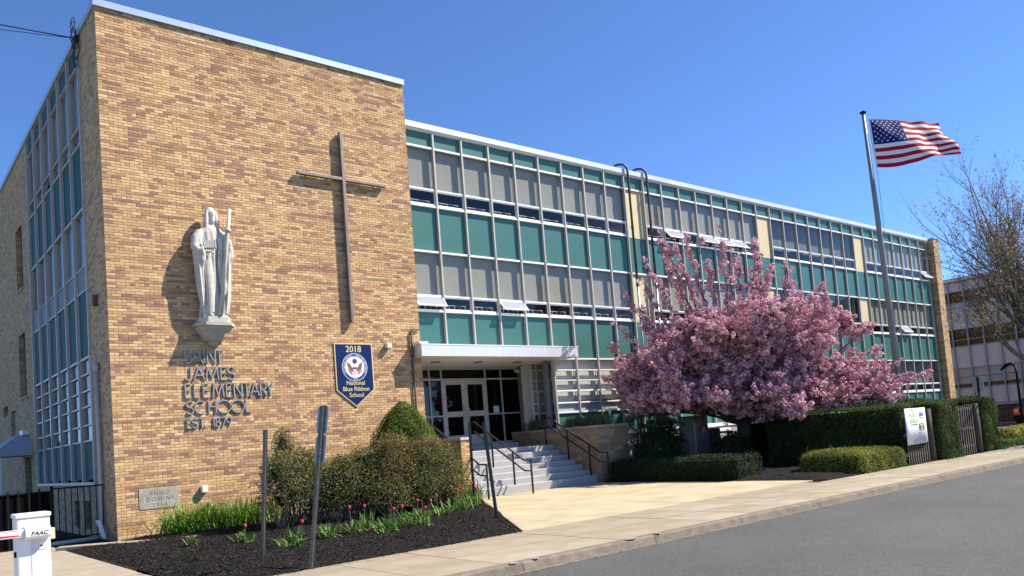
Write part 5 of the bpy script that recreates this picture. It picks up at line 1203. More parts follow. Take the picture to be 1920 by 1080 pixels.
# long blossom wands shooting past the crown, mostly on the upper left
TIPS = [(285, 45), (345, 95), (450, 75), (550, 105), (590, 145), (675, 155), (695, 210), (225, 165), (205, 225), (155, 285), (95, 370), (85, 430), (70, 560), (770, 235), (810, 265), (905, 365), (955, 432), (1045, 525), (980, 485), (490, 130), (400, 110), (620, 190), (300, 150), (120, 640), (560, 640), (1000, 545), (330, 120), (520, 150), (640, 165), (180, 330), (110, 500)]
for (tx, ty) in TIPS:
    s1 = tx / 93.8 - 5.4; z1_ = 8.75 - ty / 93.8 - .0777 * s1 - .04 * (1 if ty < 200 else 0); q1 = rc.uniform(-1.0, .6)
    c_ = TC + RTV * s1 + FWV * q1; c_[2] = max(z1_, 1.9); r0 = rc.uniform(.38, .5); a_ = fork + (c_ - fork) * r0 + np.array([0, 0, -.25]); m_ = a_ * .5 + c_ * .5 + rc.normal(size=3) * .12
    m_[2] = a_[2] + (c_[2] - a_[2]) * rc.uniform(.42, .6)
    pts = bez(a_, m_, c_, 10); pts[1:-1] += rc.normal(size=(8, 3)) * .035; wood.tube(pts, list(np.linspace(.035, .006, 10)), 5, cap=False); sprays.append((pts, .12))
    for m2 in range(9):
        t2 = rc.uniform(.1, .93); k2 = min(8, int(t2 * 9)); p2 = pts[k2] + (pts[k2 + 1] - pts[k2]) * (t2 * 9 - k2); d2 = (c_ - a_) / np.linalg.norm(c_ - a_) * .75 + rc.normal(size=3) * .5; d2 /= np.linalg.norm(d2); q2 = p2 + d2 * rc.uniform(.15, .55) * (1.2 - .75 * t2)
        tw = bez(p2, (p2 + q2) / 2, q2, 4); wood.tube(tw, [.008, .007, .005, .003], 4, cap=False); sprays.append((tw, 0.0))
wood.build('trunk_and_branches', M_bark, ch, smooth=True)
cen = []
for pts, t0 in sprays:
    seg = np.linalg.norm(np.diff(pts, axis=0), axis=1); L_ = seg.sum(); n = max(2, int(L_ * (1 - t0) / .095)); tt = rc.uniform(t0, 1.02, n) * (len(pts) - 1)
    k = np.minimum(tt.astype(int), len(pts) - 2); cen.append(pts[k] + (pts[k + 1] - pts[k]) * (tt - k)[:, None] + rc.normal(size=(n, 3)) * .055)
cen = np.concatenate(cen); nb = len(cen); print('blossom balls', nb)
NP = 18; r_b = rc.uniform(.05, .105, (nb, 1))
d = unit(rc.normal(size=(nb * NP, 3))); Cb = np.repeat(cen, NP, 0) + d * np.repeat(r_b, NP, 0) * rc.uniform(.6, 1.05, (nb * NP, 1))
tone = np.repeat(rc.random((nb, 1)), NP, 0) * .65 + rc.random((nb * NP, 1)) * .35
tone = tone ** 1.25
pc = np.array([[.50, .19, .27]]) * (1 - tone) + np.array([[.95, .70, .75]]) * tone
V, F, _ = leaves(Cb, d, .078, .07, None, .35, rnd=rc, fold=.18); np_mesh('blossom', V, F, M_petal, ch, pc, kind='stuff')
nl = 30000; ii = rc.choice(nb, nl); Cl = cen[ii] + rc.normal(size=(nl, 3)) * .09
V, F, cc = leaves(Cl, unit(rc.normal(size=(nl, 3)) + (0, 0, .6)), .075, .03, pick([((.12, .085, .035), 3), ((.14, .14, .045), 3), ((.10, .055, .03), 2)], nl, rc), .6, rnd=rc); np_mesh('young_leaves', V, F, M_leaf, ch, cc, kind='stuff')

# nearly bare street tree at the right
bt = thing('budding_tree', 'nearly bare budding street tree at the right edge, reaching above the school', 'tree', (30.9, -9.3, 0))
rt_ = np.random.default_rng(91); wood = MB(); tips = []
def grow(p, d, l, r0, lev):
    n = 5; pts = [p]; q = p.copy(); dd = d.copy()
    for i in range(n):
        dd = dd + rt_.normal(size=3) * .10 + np.array([0, 0, .055 if lev < 3 else .03]); dd /= np.linalg.norm(dd); q = q + dd * l / n; pts.append(q.copy())
    r1 = r0 * (.52 if lev else .72); wood.tube(pts, list(np.linspace(r0, r1, n + 1)), 9 if lev < 1 else (6 if lev < 2 else (4 if lev < 3 else 3)), cap=False)
    if lev >= 5 or l < .25: tips.append((pts[-1], dd)); tips.append((pts[-3], dd)); return
    nb_ = (7, 6, 5, 4, 3)[lev]
    for i in range(nb_):
        t = 1.0 if i == 0 else rt_.uniform(.3, 1.0); k = min(n - 1, int(t * n)); pp = pts[k] + (pts[k + 1] - pts[k]) * (t * n - k)
        ax = rt_.normal(size=3); ax -= dd * (ax @ dd); ax /= np.linalg.norm(ax); an = rt_.uniform(.25, .75) if i else rt_.uniform(.0, .25)
        nd = dd * math.cos(an) + ax * math.sin(an); nd[2] += .08; nd /= np.linalg.norm(nd)
        grow(pp, nd, l * rt_.uniform(.52, .78), r1 * rt_.uniform(.55, .8) if i else r1, lev + 1)
tr = [np.array(p) for p in ((30.9, -9.3, -.05), (30.86, -9.26, .9), (30.78, -9.2, 1.9), (30.66, -9.1, 2.8))]
wood.tube(tr, [.40, .30, .27, .27], 12)
for i, (az, el, l) in enumerate(((2.6, 22, 2.1), (3.1, 64, 3.1), (2.0, 70, 3.4), (3.9, 66, 3.7), (.6, 55, 3.3), (5.2, 60, 3.3), (1.2, 76, 3.8), (4.4, 32, 2.6), (2.9, 78, 3.8), (2.4, 70, 3.3), (3.5, 24, 2.1))):
    dd = np.array([math.cos(az) * math.cos(R(el)), math.sin(az) * math.cos(R(el)), math.sin(R(el))]); grow(tr[-1] - np.array([0, 0, rt_.uniform(0, .7)]), dd, l, .15 if i else .12, 1)
wood.build('trunk_and_branches', M_bark2, bt, smooth=True)
tp = np.array([t[0] for t in tips]); print('tips', len(tp))
nl = 13000; C = tp[rt_.choice(len(tp), nl)] + rt_.normal(size=(nl, 3)) * .07
V, F, cc = leaves(C, rt_.normal(size=(nl, 3)), .095, .05, pick([((.28, .19, .10), 4), ((.34, .30, .11), 3), ((.20, .13, .08), 3)], nl, rt_), .6, rnd=rt_); np_mesh('buds', V, F, M_leaf, bt, cc, kind='stuff')
low = tp[(tp[:, 2] < 5.0)]
if len(low):
    nl = 1500; C = low[rt_.choice(len(low), nl)] + rt_.normal(size=(nl, 3)) * .13
    V, F, cc = leaves(C, rt_.normal(size=(nl, 3)), .09, .05, pick([((.32, .30, .06), 4), ((.22, .24, .06), 3)], nl, rt_), .6, rnd=rt_); np_mesh('young_leaves', V, F, M_leaf, bt, cc, kind='stuff')
# lawn grass at the right, yellow ground plants
gr_ = np.random.default_rng(5); n = 26000
C = np.column_stack([gr_.uniform(24.95, 46, n), gr_.uniform(-9.28, -4.3, n), np.zeros(n)]); a = gr_.uniform(0, 6.283, n); h = gr_.uniform(.04, .11, (n, 1)); w = .012
dv = np.column_stack([np.cos(a), np.sin(a), np.zeros(n)]); ld = gr_.normal(size=(n, 3)) * (.03, .03, 0)
V = np.stack([C - dv * w, C + dv * w, C + ld + np.array([[0, 0, 1]]) * h], 1).reshape(-1, 3)
gp = np_mesh('lawn_grass', V, np.arange(3 * n).reshape(n, 3), M_leaf, None, pick([((.10, .17, .03), 4), ((.16, .21, .05), 3), ((.22, .22, .09), 1)], n, gr_), kind='stuff')
gp['label'] = 'short patchy green grass beside the sidewalk at the far right'; gp['category'] = 'grass'
for i, (x, y, lb) in enumerate(((32.0, -7.0, 'yellow-flowered low plant nearest the right hedge'), (33.3, -6.9, 'middle yellow-flowered low plant on the bank by the car'), (34.9, -6.6, 'yellow-flowered low plant right of the middle one'), (36.5, -6.2, 'yellow-flowered low plant nearest the red car'))):
    t = blob_shrub('yellow_plant', lb, 'plant', [(x, y, .22, .55, .5, .25)], [((.10, .16, .05), 3), ((.45, .42, .06), 3), ((.3, .3, .08), 2)], 900, .10, .05, 70 + i, 'yellow-flowered plants on the bank', shell=.5)
# ================================================================== STREET FURNITURE AND SMALL THINGS
# barrier gate
bg_ = thing('parking_barrier', 'white parking barrier cabinet with red and white boom at the driveway', 'barrier', (-2.96, -8.9, 0))
M_bar = mat('barrier_white', (0.78, 0.78, 0.77), 0.4, var=0.06, scale=6)
BX0, BX1, BY0, BY1 = -3.13, -2.80, -9.05, -8.75
MB().box(BX0, BX1, BY0, BY1, 0, 1.125).build('cabinet', M_bar, bg_, bevel=0.018)
MB().prism([(BX0 - .012, BY0 - .014, 1.127), (BX1 + .012, BY0 - .014, 1.127), (BX1 + .012, BY1 + .012, 1.127), (BX0 - .012, BY1 + .012, 1.127)], (0, 0, .05)).build('lid', M_bar, bg_, bevel=0.012)
MB().box(BX0 + .135, BX0 + .185, BY0 - .004, BY0 + .01, 0.02, .92).build('channel', mat('barrier_grey', (0.62, 0.62, 0.62), 0.5), bg_)
hs = MB().prism([(BX0 + .065, BY0 - .10, 1.02), (BX0 + .065, BY0 - .115, 1.0), (BX0 + .065, BY0 - .115, .92), (BX0 + .065, BY0 - .09, .895), (BX0 + .065, BY0 - .002, .885), (BX0 + .065, BY0 - .002, 1.045)], (.255, 0, 0)).build('boom_housing', M_bar, bg_, bevel=0.012)
v, f = text_mesh('FAAC', 0.058, 0.0006, offset=.02); MB().add([(x * 1.15 + z * .25 + BX0 + .205, y - .1165 + BY0, z + .935) for x, y, z in v], f).build('logo', M_black, hs)
bm_ = MB().box(-9.0, BX0 + .066, BY0 - .085, BY0 - .04, .925, 1.01).build('boom', M_bar, bg_, bevel=0.008)
M_redst = mat('boom_red', (0.55, 0.02, 0.03), 0.45)
for i in range(5):
    x1_ = BX0 + .03 - i * 1.15; MB().prism([(x1_, BY0 - .0862, .94), (x1_ - .03, BY0 - .0862, .955), (x1_ - .62, BY0 - .0862, .975), (x1_ - .62, BY0 - .0862, .935)], (0, .0008, 0)).build('red_stripe', M_redst, bm_)
    MB().box(x1_ - .55, x1_ - .02, BY0 - .0862, BY0 - .0855, 1.0, 1.006).build('red_stripe', M_redst, bm_)
st2 = MB().box(BX0 + .205, BX0 + .275, BY0 - .0035, BY0 - .001, .76, .86).build('warning_sticker', M_redst, bg_)
MB().box(BX0 + .208, BX0 + .272, BY0 - .005, BY0 - .0036, .763, .857).build('sticker_face', M_bar, st2); MB().box(BX0 + .22, BX0 + .25, BY0 - .006, BY0 - .0051, .80, .815).build('sticker_mark', M_black, st2)
MB().box(BX1, BX1 + .055, BY0 + .05, BY0 + .15, .86, .985).build('card_reader', mat('beige_box', (0.52, 0.50, 0.36), 0.6), bg_, bevel=0.006)
MB().box(BX0 - .02, BX0, BY0 + .06, BY0 + .10, .70, .76).build('key_lock', M_black, bg_)
# iron fence at the side of the building
fe = thing('iron_fence', 'black iron picket fence closing the gap beside the brick corner', 'fence', (-1.0, 1.0, 0))
MB().box(-1.05, -0.02, .985, 1.015, 1.24, 1.275).build('rail', M_black, fe); MB().box(-1.05, -0.02, .985, 1.015, .12, .15).build('rail', M_black, fe)
for i in range(8): bxo('picket', -.055 - i * .128 - .01, -.055 - i * .128 + .01, .99, 1.01, .05, 1.239, M_black, fe)
bxo('post', -1.12, -1.052, .965, 1.035, 0, 1.33, M_black, fe)
fp = thing('privacy_fence', 'solid black slatted privacy fence left of the open iron pickets', 'fence', (-3, 1.0, 0))
MB().box(-6, -1.125, .995, 1.01, .03, 1.22).build('screen', mat('black_slats', (0.004, 0.004, 0.0045), 0.9, spec=0.05, var=0.4, scale=20, stretch=(4, 1, .1)), fp)
MB().box(-6, -1.125, .96, .985, 1.2, 1.225).build('rail', M_black, fp)
for i in range(24): bxo('picket', -1.33 - i * .2 - .018, -1.33 - i * .2 + .018, .94, .958, .03, 1.29, M_black, fp)
pv = thing('pvc_pipe', 'pale plastic pipe lying at the foot of the iron fence', 'pipe', (-.6, .9, 0)); MB().tube([(-1.25, .86, .05), (-.6, .92, .05), (-.02, .95, .06)], .045, 10).build('pipe', mat('pale_pvc', (0.6, 0.6, 0.55), 0.5), pv, smooth=True)
MB().tube([(-1.26, .858, .05), (-1.16, .868, .05)], .052, 10).build('coupling', mat('pale_pvc', (0, 0, 0)), pv)
wp = MB().obox((-.16, .72, .04), (.09, -.02, 0), (.02, .05, 0), (-.09, .1, .42)).build('downspout_elbow', M_white, None, origin=(-.15, .75, 0)); tag(wp, 'loose white downspout piece leaning at the foot of the brick corner', 'pipe')
# service cables at the roof corner
M_cable = mat('cable', (0.01, 0.01, 0.012), 0.6)
A = Vector((-.02, 1.68, 12.30)); CABLE_END = (Vector((-1.583, 2.189, 12.457)), Vector((-1.601, 2.088, 12.286)))
for k, (e1, e2, r_, lb) in enumerate(((Vector((-2.83, -4.51, 7.0)), 0, .014, 'thicker upper service cable strung from the roof corner'), (Vector((-2.82, -4.5, 6.93)), .05, .008, 'thinner lower service cable strung from the roof corner'))):
    cbv = MB(); E_ = CABLE_END[k]; pts = []
    for i in range(25):
        t = (i / 24) ** 1.5 * 13; p = A.lerp(E_, t); p.z += (.012 - .01 * k) * t * (t - 1.0); pts.append(p)
    cbv.tube(pts, r_, 6); o = cbv.build('service_cable', M_cable, None, origin=A); tag(o, lb, 'cable', 'service cables')
lp = MB(); rr = random.Random(2)
for i in range(5):
    r0 = rr.uniform(.18, .34); c0 = A + Vector((-.04 - .02 * i, rr.uniform(-.12, .12), rr.uniform(-.35, .28)))
    lp.tube([c0 + Vector((rr.uniform(-.03, .03), math.sin(R(a)) * r0 * .8, math.cos(R(a)) * r0 * 1.2)) for a in range(0, 331, 22)], .011, 5)
lp.box(-.10, 0.0, 1.60, 1.76, 12.22, 12.36)
o = lp.build('cable_coil', M_cable, None, origin=A); tag(o, 'coil of black cable loops hanging at the roof corner', 'cable')
# posts in the bed
M_galv = mat('galvanised_post', (0.13, 0.125, 0.11), 0.5, metal=0.4, var=0.25, scale=10)
M_grpost = mat('green_post', (0.018, 0.035, 0.028), 0.5, var=0.2, scale=10)
RV = Vector((0.772, -0.635, 0))
def upost(name, label, base, h, lean, m, group):
    """U-channel post with flanges, leaning sideways by lean metres at its top"""
    t = thing(name, label, 'post', base, group); b0 = Vector(base); tp_ = b0 + RV * lean + Vector((0, 0, h)); ax = (tp_ - b0); s_ = RV; fwd_ = Vector((-.635, -.772, 0))
    b = MB(); prof = [(-.036, 0), (-.018, 0), (-.014, .024), (.014, .024), (.018, 0), (.036, 0), (.036, -.006), (.022, -.006), (.018, .03), (-.018, .03), (-.022, -.006), (-.036, -.006)]
    b.prism([b0 - Vector((0, 0, .1)) + s_ * u + fwd_ * w for u, w in prof], ax + Vector((0, 0, .1))); b.build('channel', m, t)
    return t, b0, ax
upost('metal_post', 'bare grey metal post in the mulch before the loose bush', (.28, -7.46, .03), 1.99, .16, M_galv, 'metal posts in the bed')
t, b0, ax = upost('sign_post', 'leaning metal post carrying two street signs seen edge-on from behind', (.37, -8.93, .02), 2.24, .31, M_galv, 'metal posts in the bed')
M_signb = mat('sign_back', (0.24, 0.27, 0.31), 0.35, metal=0.5, var=0.12, scale=6)
sdir = Vector((0.60, -0.80, 0)).normalized(); nd = Vector((-.80, -.60, 0)).normalized()
for (za, zb, w_) in ((1.845, 2.245, .165), (1.44, 1.832, .165)):
    f0 = b0 + ax * (za / 2.24) ; f1 = b0 + ax * (zb / 2.24); pr_ = []
    up_ = (f1 - f0); hw = w_ * .5; cr = .035
    pts = [(-hw + cr, 0), (hw - cr, 0), (hw, cr / up_.length), (hw, 1 - cr / up_.length), (hw - cr, 1), (-hw + cr, 1), (-hw, 1 - cr / up_.length), (-hw, cr / up_.length)]
    MB().prism([f0 + sdir * u + up_ * v_ - nd * .03 for u, v_ in pts], -nd * .004).build('sign_plate', M_signb, t)
    MB().prism([f0 + sdir * u * 1.012 + up_ * (v_ * 1.006 - .003) - nd * .0345 for u, v_ in pts], -nd * .002).build('sign_face', M_white, t)
upost('green_post', 'dark green leaning channel post at the corner of the mulch and plaza', (5.55, -6.60, .02), 1.95, -.13, M_grpost, 'metal posts in the bed')
upost('green_post', 'dark green upright channel post left of the steps', (7.70, -2.95, .03), 2.05, .02, M_grpost, 'metal posts in the bed')
# picket fences, log posts, yard sign
def picket_fence(label, x0, x1, yy, ztop, n, postx):
    t = thing('picket_fence', label, 'fence', ((x0 + x1) / 2, yy, 0), 'picket fences between the hedges'); rr = random.Random(int(x0 * 7))
    w = .062
    for i in range(n):
        x = x0 + (x1 - x0) * (i + .5) / n; h = ztop + rr.uniform(-.03, .03)
        MB().prism([(x - w / 2, yy, .03), (x + w / 2, yy, .03), (x + w / 2 + rr.uniform(-.012, .012), yy, h - .03), (x, yy, h), (x - w / 2, yy, h - .03)], (0, .02, 0)).build('picket', M_wood, t)
    for z_ in (.22, .78, ztop - .16): bxo('rail', x0, x1, yy + .021, yy + .06, z_, z_ + .075, mat('rail_wood', (0.22, 0.195, 0.16), 0.9, var=0.3, scale=8), t)
    MB().tube([(postx, yy + .02, -.1), (postx, yy + .02, .7), (postx - .02, yy + .02, ztop + .01)], [.105, .10, .095], 12).build('log_post', M_wood, t, smooth=True)
picket_fence('weathered picket fence and log post under the white sign', 18.2, 19.62, -9.20, 1.50, 10, 19.78)
picket_fence('weathered picket gate with log post between the two right hedges', 21.45, 22.95, -9.22, 1.55, 9, 23.2)
ys_ = thing('event_sign', 'white printed event sign wired to the picket fence between the hedges', 'sign', (18.9, -9.3, .54))
b = MB(); N_ = 8
for i in range(N_ + 1):
    u = i / N_; x = 18.05 + 1.42 * u; y = -9.30 - .0 + .12 * max(0, u - .78) / .22 * .5
    b.v += [(x, y, .55 + .02 * u), (x, y, 1.565)]
for i in range(N_): b.f.append((2 * i, 2 * i + 2, 2 * i + 3, 2 * i + 1)); b.c.append(None); b.m.append(0)
o = b.build('panel', mat('sign_white', (0.80, 0.80, 0.82), 0.5), ys_, smooth=True); sd = o.modifiers.new('s', 'SOLIDIFY'); sd.thickness = .006
def sgn(name, s, x, z_, size, m): v, f = text_mesh(s, size, .0006, offset=.01); MB().add([(a + x, b_ - 9.3095, c_ + z_) for a, b_, c_ in v], f).build(name, m, ys_)
M_lime = mat('sign_green', (0.20, 0.55, 0.05), 0.5); M_navy = mat('sign_navy', (0.02, 0.03, 0.16), 0.5); M_yel = mat('sign_yellow', (0.55, 0.60, 0.10), 0.5)
sgn('lettering', 'ANNUAL', 18.55, 1.49, .08, M_navy); sgn('lettering', 'RUN +', 18.55, 1.32, .19, M_lime); sgn('lettering', 'WALK', 18.57, 1.15, .19, M_lime)
def sbar(x0, x1, za, zb, m, yy=-9.309): bxo('print_bar', x0, x1, yy, yy + .002, za, zb, m, ys_)
sbar(18.35, 18.80, 1.10, 1.115, M_navy); sbar(18.9, 19.22, 1.43, 1.445, mat('sign_red', (0.5, 0.05, 0.08), 0.5)); sbar(18.9, 19.22, 1.28, 1.295, M_navy); sbar(18.92, 19.08, 1.33, 1.41, mat('sign_blue', (0.12, 0.16, 0.5), 0.5)); sbar(19.11, 19.2, 1.33, 1.41, mat('sign_blue', (0, 0, 0)))
sbar(18.86, 19.16, .93, 1.12, M_navy); sbar(18.89, 19.13, 1.06, 1.10, M_yel, -9.3105); sbar(18.97, 19.06, .965, 1.05, M_yel, -9.3105); sbar(18.89, 19.13, .94, .955, M_yel, -9.3105)
for (z_, segs) in ((.84, ((18.78, 18.96),)), (.745, ((18.68, 18.78), (18.80, 18.95), (18.97, 19.06))), (.68, ((18.5, 18.62), (18.66, 18.95), (18.98, 19.2))), (.635, ((18.45, 18.7), (18.75, 18.85), (18.9, 19.22))), (.59, ((18.4, 18.6), (18.63, 18.9), (18.93, 19.1), (19.12, 19.25)))):
    for (a, c_) in segs: sbar(a, c_, z_, z_ + .022, mat('print_grey', (0.12, 0.12, 0.2), 0.6), -9.3085)
# electrical cabinets
ec = thing('electrical_cabinet', 'grey steel electrical cabinet with red and white stickers beside the cherry', 'cabinet', (18.5, -1.7, 0))
M_cab = mat('cabinet_grey', (0.30, 0.33, 0.335), 0.5, metal=0.1, var=0.08, scale=3)
MB().box(18.15, 18.95, -1.97, -1.32, 0, 1.86).build('body', M_cab, ec, bevel=0.01); MB().box(18.2, 18.93, -1.99, -1.972, .15, 1.83).build('door', M_cab, ec); MB().box(18.12, 18.98, -2.0, -1.29, 1.862, 1.89).build('cap', M_cab, ec)
MB().box(18.155, 18.192, -1.998, -1.974, .2, 1.7).build('hinge_strip', M_white, ec)
for (x, z_, w_, h_, m) in ((18.42, 1.55, .13, .15, M_cream), (18.43, 1.38, .12, .13, M_redst), (18.62, 1.24, .10, .24, M_white), (18.78, 1.40, .12, .16, M_redst), (18.60, 1.68, .14, .12, mat('pale_red', (0.5, 0.2, 0.18), 0.6)), (18.6, 1.17, .14, .05, M_redst), (18.62, 1.52, .06, .08, M_black)): bxo('sticker', x, x + w_, -1.995, -1.991, z_, z_ + h_, m, ec)
ec2 = thing('meter_box', 'smaller dark grey utility box right of the electrical cabinet', 'utility box', (19.35, -1.6, 0)); MB().box(19.05, 19.68, -1.95, -1.45, 0, 1.38).build('body', mat('meter_grey', (0.12, 0.125, 0.12), 0.6, var=.1), ec2, bevel=0.01); MB().box(19.03, 19.70, -1.97, -1.43, 1.382, 1.41).build('cap', M_cab, ec2); MB().box(18.99, 19.04, -1.9, -1.86, .5, 1.25).build('conduit', M_rail, ec2)
ac = thing('air_conditioner', 'white ventilation unit under the window sill behind the grey utility boxes', 'air unit', (21.2, .0, 0)); MB().box(20.2, 22.6, -.35, .25, .0, 1.36).build('casing', M_white, ac, bevel=0.01)
for i in range(3): bxo('grille_slot', 20.25, 22.55, -.362, -.352, .6 + .28 * i, .68 + .28 * i, M_black, ac)
# flagpole and flag
fl = thing('flagpole', 'tall grey metal flagpole behind the hedges', 'flagpole', (26.2, -5.5, 0))
MB().tube([(26.2, -5.5, 0), (26.2, -5.5, 4), (26.12, -5.44, 9), (26.03, -5.36, 13.12)], [.125, .12, .095, .06], 14).build('pole', mat('pole_metal', (0.24, 0.235, 0.22), 0.5, metal=0.4, var=0.15, scale=4), fl, smooth=True)
MB().lathe([(.10, 0), (.13, .02), (.13, .05), (.05, .07), (.05, .10)], (26.03, -5.36, 13.12), 14).build('truck_cap', M_black, fl)
MB().tube([(26.09, -5.41, 13.1), (26.19, -5.5, 12.88), (26.2, -5.5, 12.0), (26.26, -5.56, 10.99), (26.30, -5.58, 6), (26.33, -5.62, 1.5)], .009, 4).build('halyard', M_greymetal, fl)
fg = thing('us_flag', 'stars and stripes flag streaming to the right from the flagpole', 'flag', (26.4, -5.65, 11.1))
FH, FL = 1.80, 3.35; HT = Vector((26.21, -5.51, 12.88)); HB = Vector((26.28, -5.57, 10.99)); RV3 = Vector((.772, -.635, 0)); FV3 = Vector((.635, .772, 0))
def fpt(u, v, off=0.0):
    uc = .66 * v - .02; a = u - uc; s_ = math.sqrt(a * a + .0016)
    q = -.20 * (u - (a + s_) / 2) + .22 * (a + s_) / 2
    q += .030 * math.sin(9 * u + 2 * v) * u + .045 * math.sin(15 * u - 5 * v) * u * u + .02 * math.sin(24 * u + 9 * v) * u
    p = HT.lerp(HB, v); low = max(0, (uc - u) / .66)
    x = FL * u * .94; dz = -.08 * u * (1 - v) + .02 * u * v - .13 * math.sin(5.6 * u + .3) * v * v * (1 - .3 * u) + .025 * math.sin(8 * u) * (1 - v)
    if v > .85: dz += .10 * (v - .85) / .15 * u ** 4
    p = p + RV3 * x + FV3 * (q * FL) + Vector((0, 0, dz)); return p
nu, nv = 91, 52
V = np.array([fpt(i / nu, j / nv) for i in range(nu + 1) for j in range(nv + 1)]); ix = np.arange((nu + 1) * (nv + 1)).reshape(nu + 1, nv + 1)
F = np.stack([ix[:-1, :-1], ix[1:, :-1], ix[1:, 1:], ix[:-1, 1:]], -1).reshape(-1, 4); colr = []
for i in range(nu):
    for j in range(nv):
        if i < 36 and j < 28: colr.append((.012, .02, .13))
        elif (j // 4) % 2 == 0: colr.append((.42, .012, .03))
        else: colr.append((.80, .79, .78))
M_flag = mat('flag_cloth', (1, 1, 1), 0.8, attr=True, transl=.42, spec=.15)
np_mesh('cloth', V, F, M_flag, fg, np.array(colr), smooth=True)
SV, SF = [], []
for side in (-1, 1):
    for r0 in range(9):
        for c0 in range(6 if r0 % 2 == 0 else 5):
            uu = (36 / 91) * ((2 * c0 + (1 if r0 % 2 == 0 else 2)) / 12); vv = (28 / 52) * ((r0 + 1) / 10); k = len(SV); e_ = .002
            p = fpt(uu, vv); du = (fpt(uu + e_, vv) - p) / e_; dv_ = (fpt(uu, vv + e_) - p) / e_; nn = du.cross(dv_).normalized() * (.012 * side); SV.append(tuple(p + nn))
            for m_ in range(10):
                an = math.pi * m_ / 5; rr_ = .052 if m_ % 2 == 0 else .021; SV.append(tuple(p + nn + du.normalized() * rr_ * math.sin(an) - dv_.normalized() * rr_ * math.cos(an)))
            for m_ in range(10): SF.append((k, k + 1 + m_, k + 1 + (m_ + 1) % 10))
np_mesh('stars', SV, SF, mat('star_white', (0.80, 0.80, 0.80), 0.8, transl=.4), fg, kind='stuff')
MB().tube([tuple(fpt(0, j / 8) - RV3 * .01) for j in range(9)], .02, 6).build('hoist_band', M_bwhite, fg)
# far building beyond the school's end
fb_ = thing('annex_building', 'grey-white panelled building seen beyond the right end of the school', 'building', (58, 2, 0))
M_fp = mat('far_panel', (0.50, 0.49, 0.49), 0.7, var=0.05, scale=1); M_fw = glass_mat('far_glass', (.5, .5, .5), 1.5); M_fm = mat('far_mullion', (0.30, 0.31, 0.34), 0.5); M_fbr = mat('far_brown', (0.12, 0.075, 0.045), 0.7, var=0.2, scale=1)
MB().box(58.3, 70, -16, 30, 0, 10.7).build('wall', M_fbr, fb_)
FLV = [(10.45, 9.78, 'p'), (9.74, 8.95, 'w'), (8.9, 8.55, 't'), (8.5, 7.02, 'p'), (6.96, 6.22, 'w'), (6.16, 5.76, 'w'), (5.7, 4.15, 'p'), (4.1, 3.52, 's'), (3.46, 3.02, 's'), (2.96, 2.72, 'w'), (2.66, 1.48, 'p')]
for k in range(17):
    y0 = 8.85 - 1.04 * k
    bxo('mullion', 57.93, 58.2, y0 - .035, y0 + .035, 1.45, 10.5, M_fm, fb_)
    for (zt, zb, t_) in FLV:
        if t_ == 'p': bxo('panel', 58.1, 58.2, y0 - 1.0, y0 - .04, zb, zt, M_fp, fb_)
        elif t_ == 't': bxo('panel', 58.1, 58.2, y0 - 1.0, y0 - .04, zb, zt, mat('far_teal', (0.32, 0.40, 0.42), 0.6), fb_)
        elif t_ == 's': bxo('panel', 58.12, 58.2, y0 - 1.0, y0 - .04, zb, zt, mat('far_shade', (0.38, 0.37, 0.33), 0.7, var=.15, scale=.5) if k % 3 else mat('far_bluepane', (0.25, 0.31, 0.36), 0.4), fb_)
        else: bxo('window_pane', 58.14, 58.2, y0 - 1.0, y0 - .04, zb, zt, M_fw, fb_)
for z_ in (9.76, 8.93, 8.53, 7.0, 6.2, 5.74, 4.13, 3.5, 3.0, 2.7): bxo('transom', 58.02, 58.19, -8.6, 8.8, z_ - .02, z_ + .02, M_fm, fb_)
MB().box(57.8, 70, -16, 30, 10.5, 10.75).build('fascia', M_fp, fb_); MB().box(57.9, 58.3, -16, 30, 1.30, 1.45).build('base_band', M_fm, fb_)
MB().box(57.0, 57.9, -16, 12, -.1, .12).build('footpath', M_concrete, fb_)
rf = thing('yard_railing', 'low dark railing along the foot of the far grey-white building', 'railing', (56.8, 0, 0))
MB().box(56.78, 56.82, -8, 8, 1.0, 1.04).build('rail', M_black, rf); MB().box(56.78, 56.82, -8, 8, .12, .16).build('rail', M_black, rf)
for k in range(60): bxo('picket', 56.785, 56.815, -8 + k * .2, -7.97 + k * .2, .12, 1.0, M_black, rf)
# lamp post, sign back
lp_ = thing('lamp_post', 'thin dark lamp post with a drooping head before the far building', 'lamp post', (40, -5.05, 0))
MB().tube([(40, -5.05, 0), (40, -5.03, 2.9), (40, -4.98, 3.25)], [.07, .055, .045], 10).build('pole', M_black, lp_, smooth=True); MB().tube([(40, -4.98, 3.25), (40, -4.85, 3.38), (40, -4.6, 3.32), (40, -4.35, 3.1)], [.05, .08, .10, .05], 10).build('head', M_black, lp_, smooth=True)
sp_ = thing('street_sign', 'pale back of a small street sign on a dark post above the hedge', 'sign', (30, -6.88, 0))
MB().box(29.95, 29.99, -6.92, -6.86, 0, 2.6).build('post', M_black, sp_); MB().box(30.0, 30.01, -7.08, -6.68, 2.0, 2.62).build('plate', mat('pale_sign', (0.42, 0.44, 0.40), 0.5), sp_)
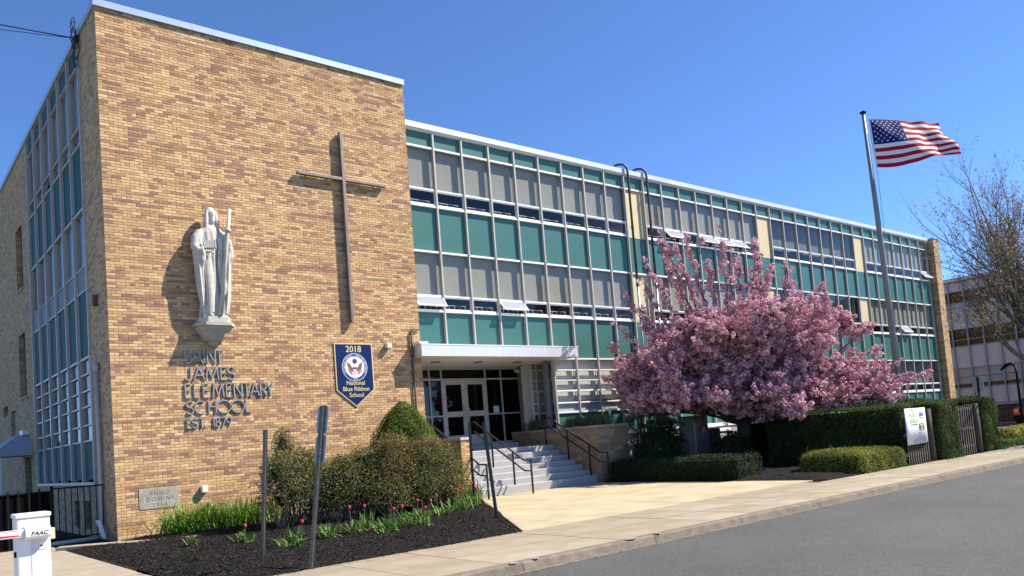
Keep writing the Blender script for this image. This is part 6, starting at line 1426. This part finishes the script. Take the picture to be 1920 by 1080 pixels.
# red car
car = thing('red_suv', 'boxy orange-red off-road car parked facing the hedges at the right edge', 'car', (53.6, -1.7, 0))
M_car = mat('car_paint', (0.55, 0.035, 0.012), 0.25, spec=.6); M_tire = mat('tyre', (0.012, 0.012, 0.012), 0.8)
c0x, y0c, y1c = 51.6, -2.6, -.78
prof = [(c0x + .02, .45), (c0x, .80), (c0x + .05, 1.02), (c0x + 1.05, 1.10), (c0x + 1.55, 1.62), (c0x + 3.9, 1.66), (c0x + 4.15, 1.1), (c0x + 4.2, .45)]
MB().prism([(x, y0c, z_) for x, z_ in prof], (0, y1c - y0c, 0)).build('body', M_car, car, bevel=.07)
MB().prism([(c0x + 1.06, y0c + .10, 1.13), (c0x + 1.55, y0c + .14, 1.585), (c0x + 1.52, y0c + .14, 1.595), (c0x + 1.02, y0c + .10, 1.14)], (0, y1c - y0c - .22, 0)).build('windscreen', mat('car_glass', (0.02, 0.03, 0.05), 0.1, spec=.8), car)
MB().box(c0x - .06, c0x + .3, y0c + .02, y1c - .02, .32, .60).build('bumper', M_black, car, bevel=.04)
MB().box(c0x - .015, c0x + .02, y0c + .38, y1c - .38, .76, .97).build('grille', M_black, car)
for k in range(8): bxo('grille_bar', c0x - .03, c0x - .014, y0c + .42 + k * .13, y0c + .46 + k * .13, .77, .96, M_car, car)
for yy in (y0c + .22, y1c - .22):
    b = MB(); b.tube([(c0x + .05, yy, .865), (c0x - .02, yy, .865)], [.12, .11], 16); b.build('headlight', mat('lamp_glass', (0.5, 0.52, 0.45), 0.2, spec=.8), car)
MB().box(c0x - .075, c0x - .062, -1.85, -1.5, .45, .6).build('licence_plate', M_cream, car)
for xx in (c0x + .75, c0x + 3.4):
    for yy in (y0c + .1, y1c - .1):
        w_ = MB().tube([(xx, yy - .12, .35), (xx, yy + .12, .35)], .36, 18).build('wheel', M_tire, car); MB().tube([(xx, yy - .13, .35), (xx, yy + .13, .35)], .2, 14).build('rim', M_greymetal, w_)
# stake pipe (vent) standing in the stone planter
vp = MB().tube([(14.75, -1.25, 1.7), (14.75, -1.25, 2.25)], .045, 10).box(14.66, 14.80, -1.30, -1.20, 2.25, 2.32).build('planter_pipe', M_white, None, origin=(14.75, -1.25, 1.7)); tag(vp, 'short white pipe standing in the stone planter before the green panels', 'pipe')
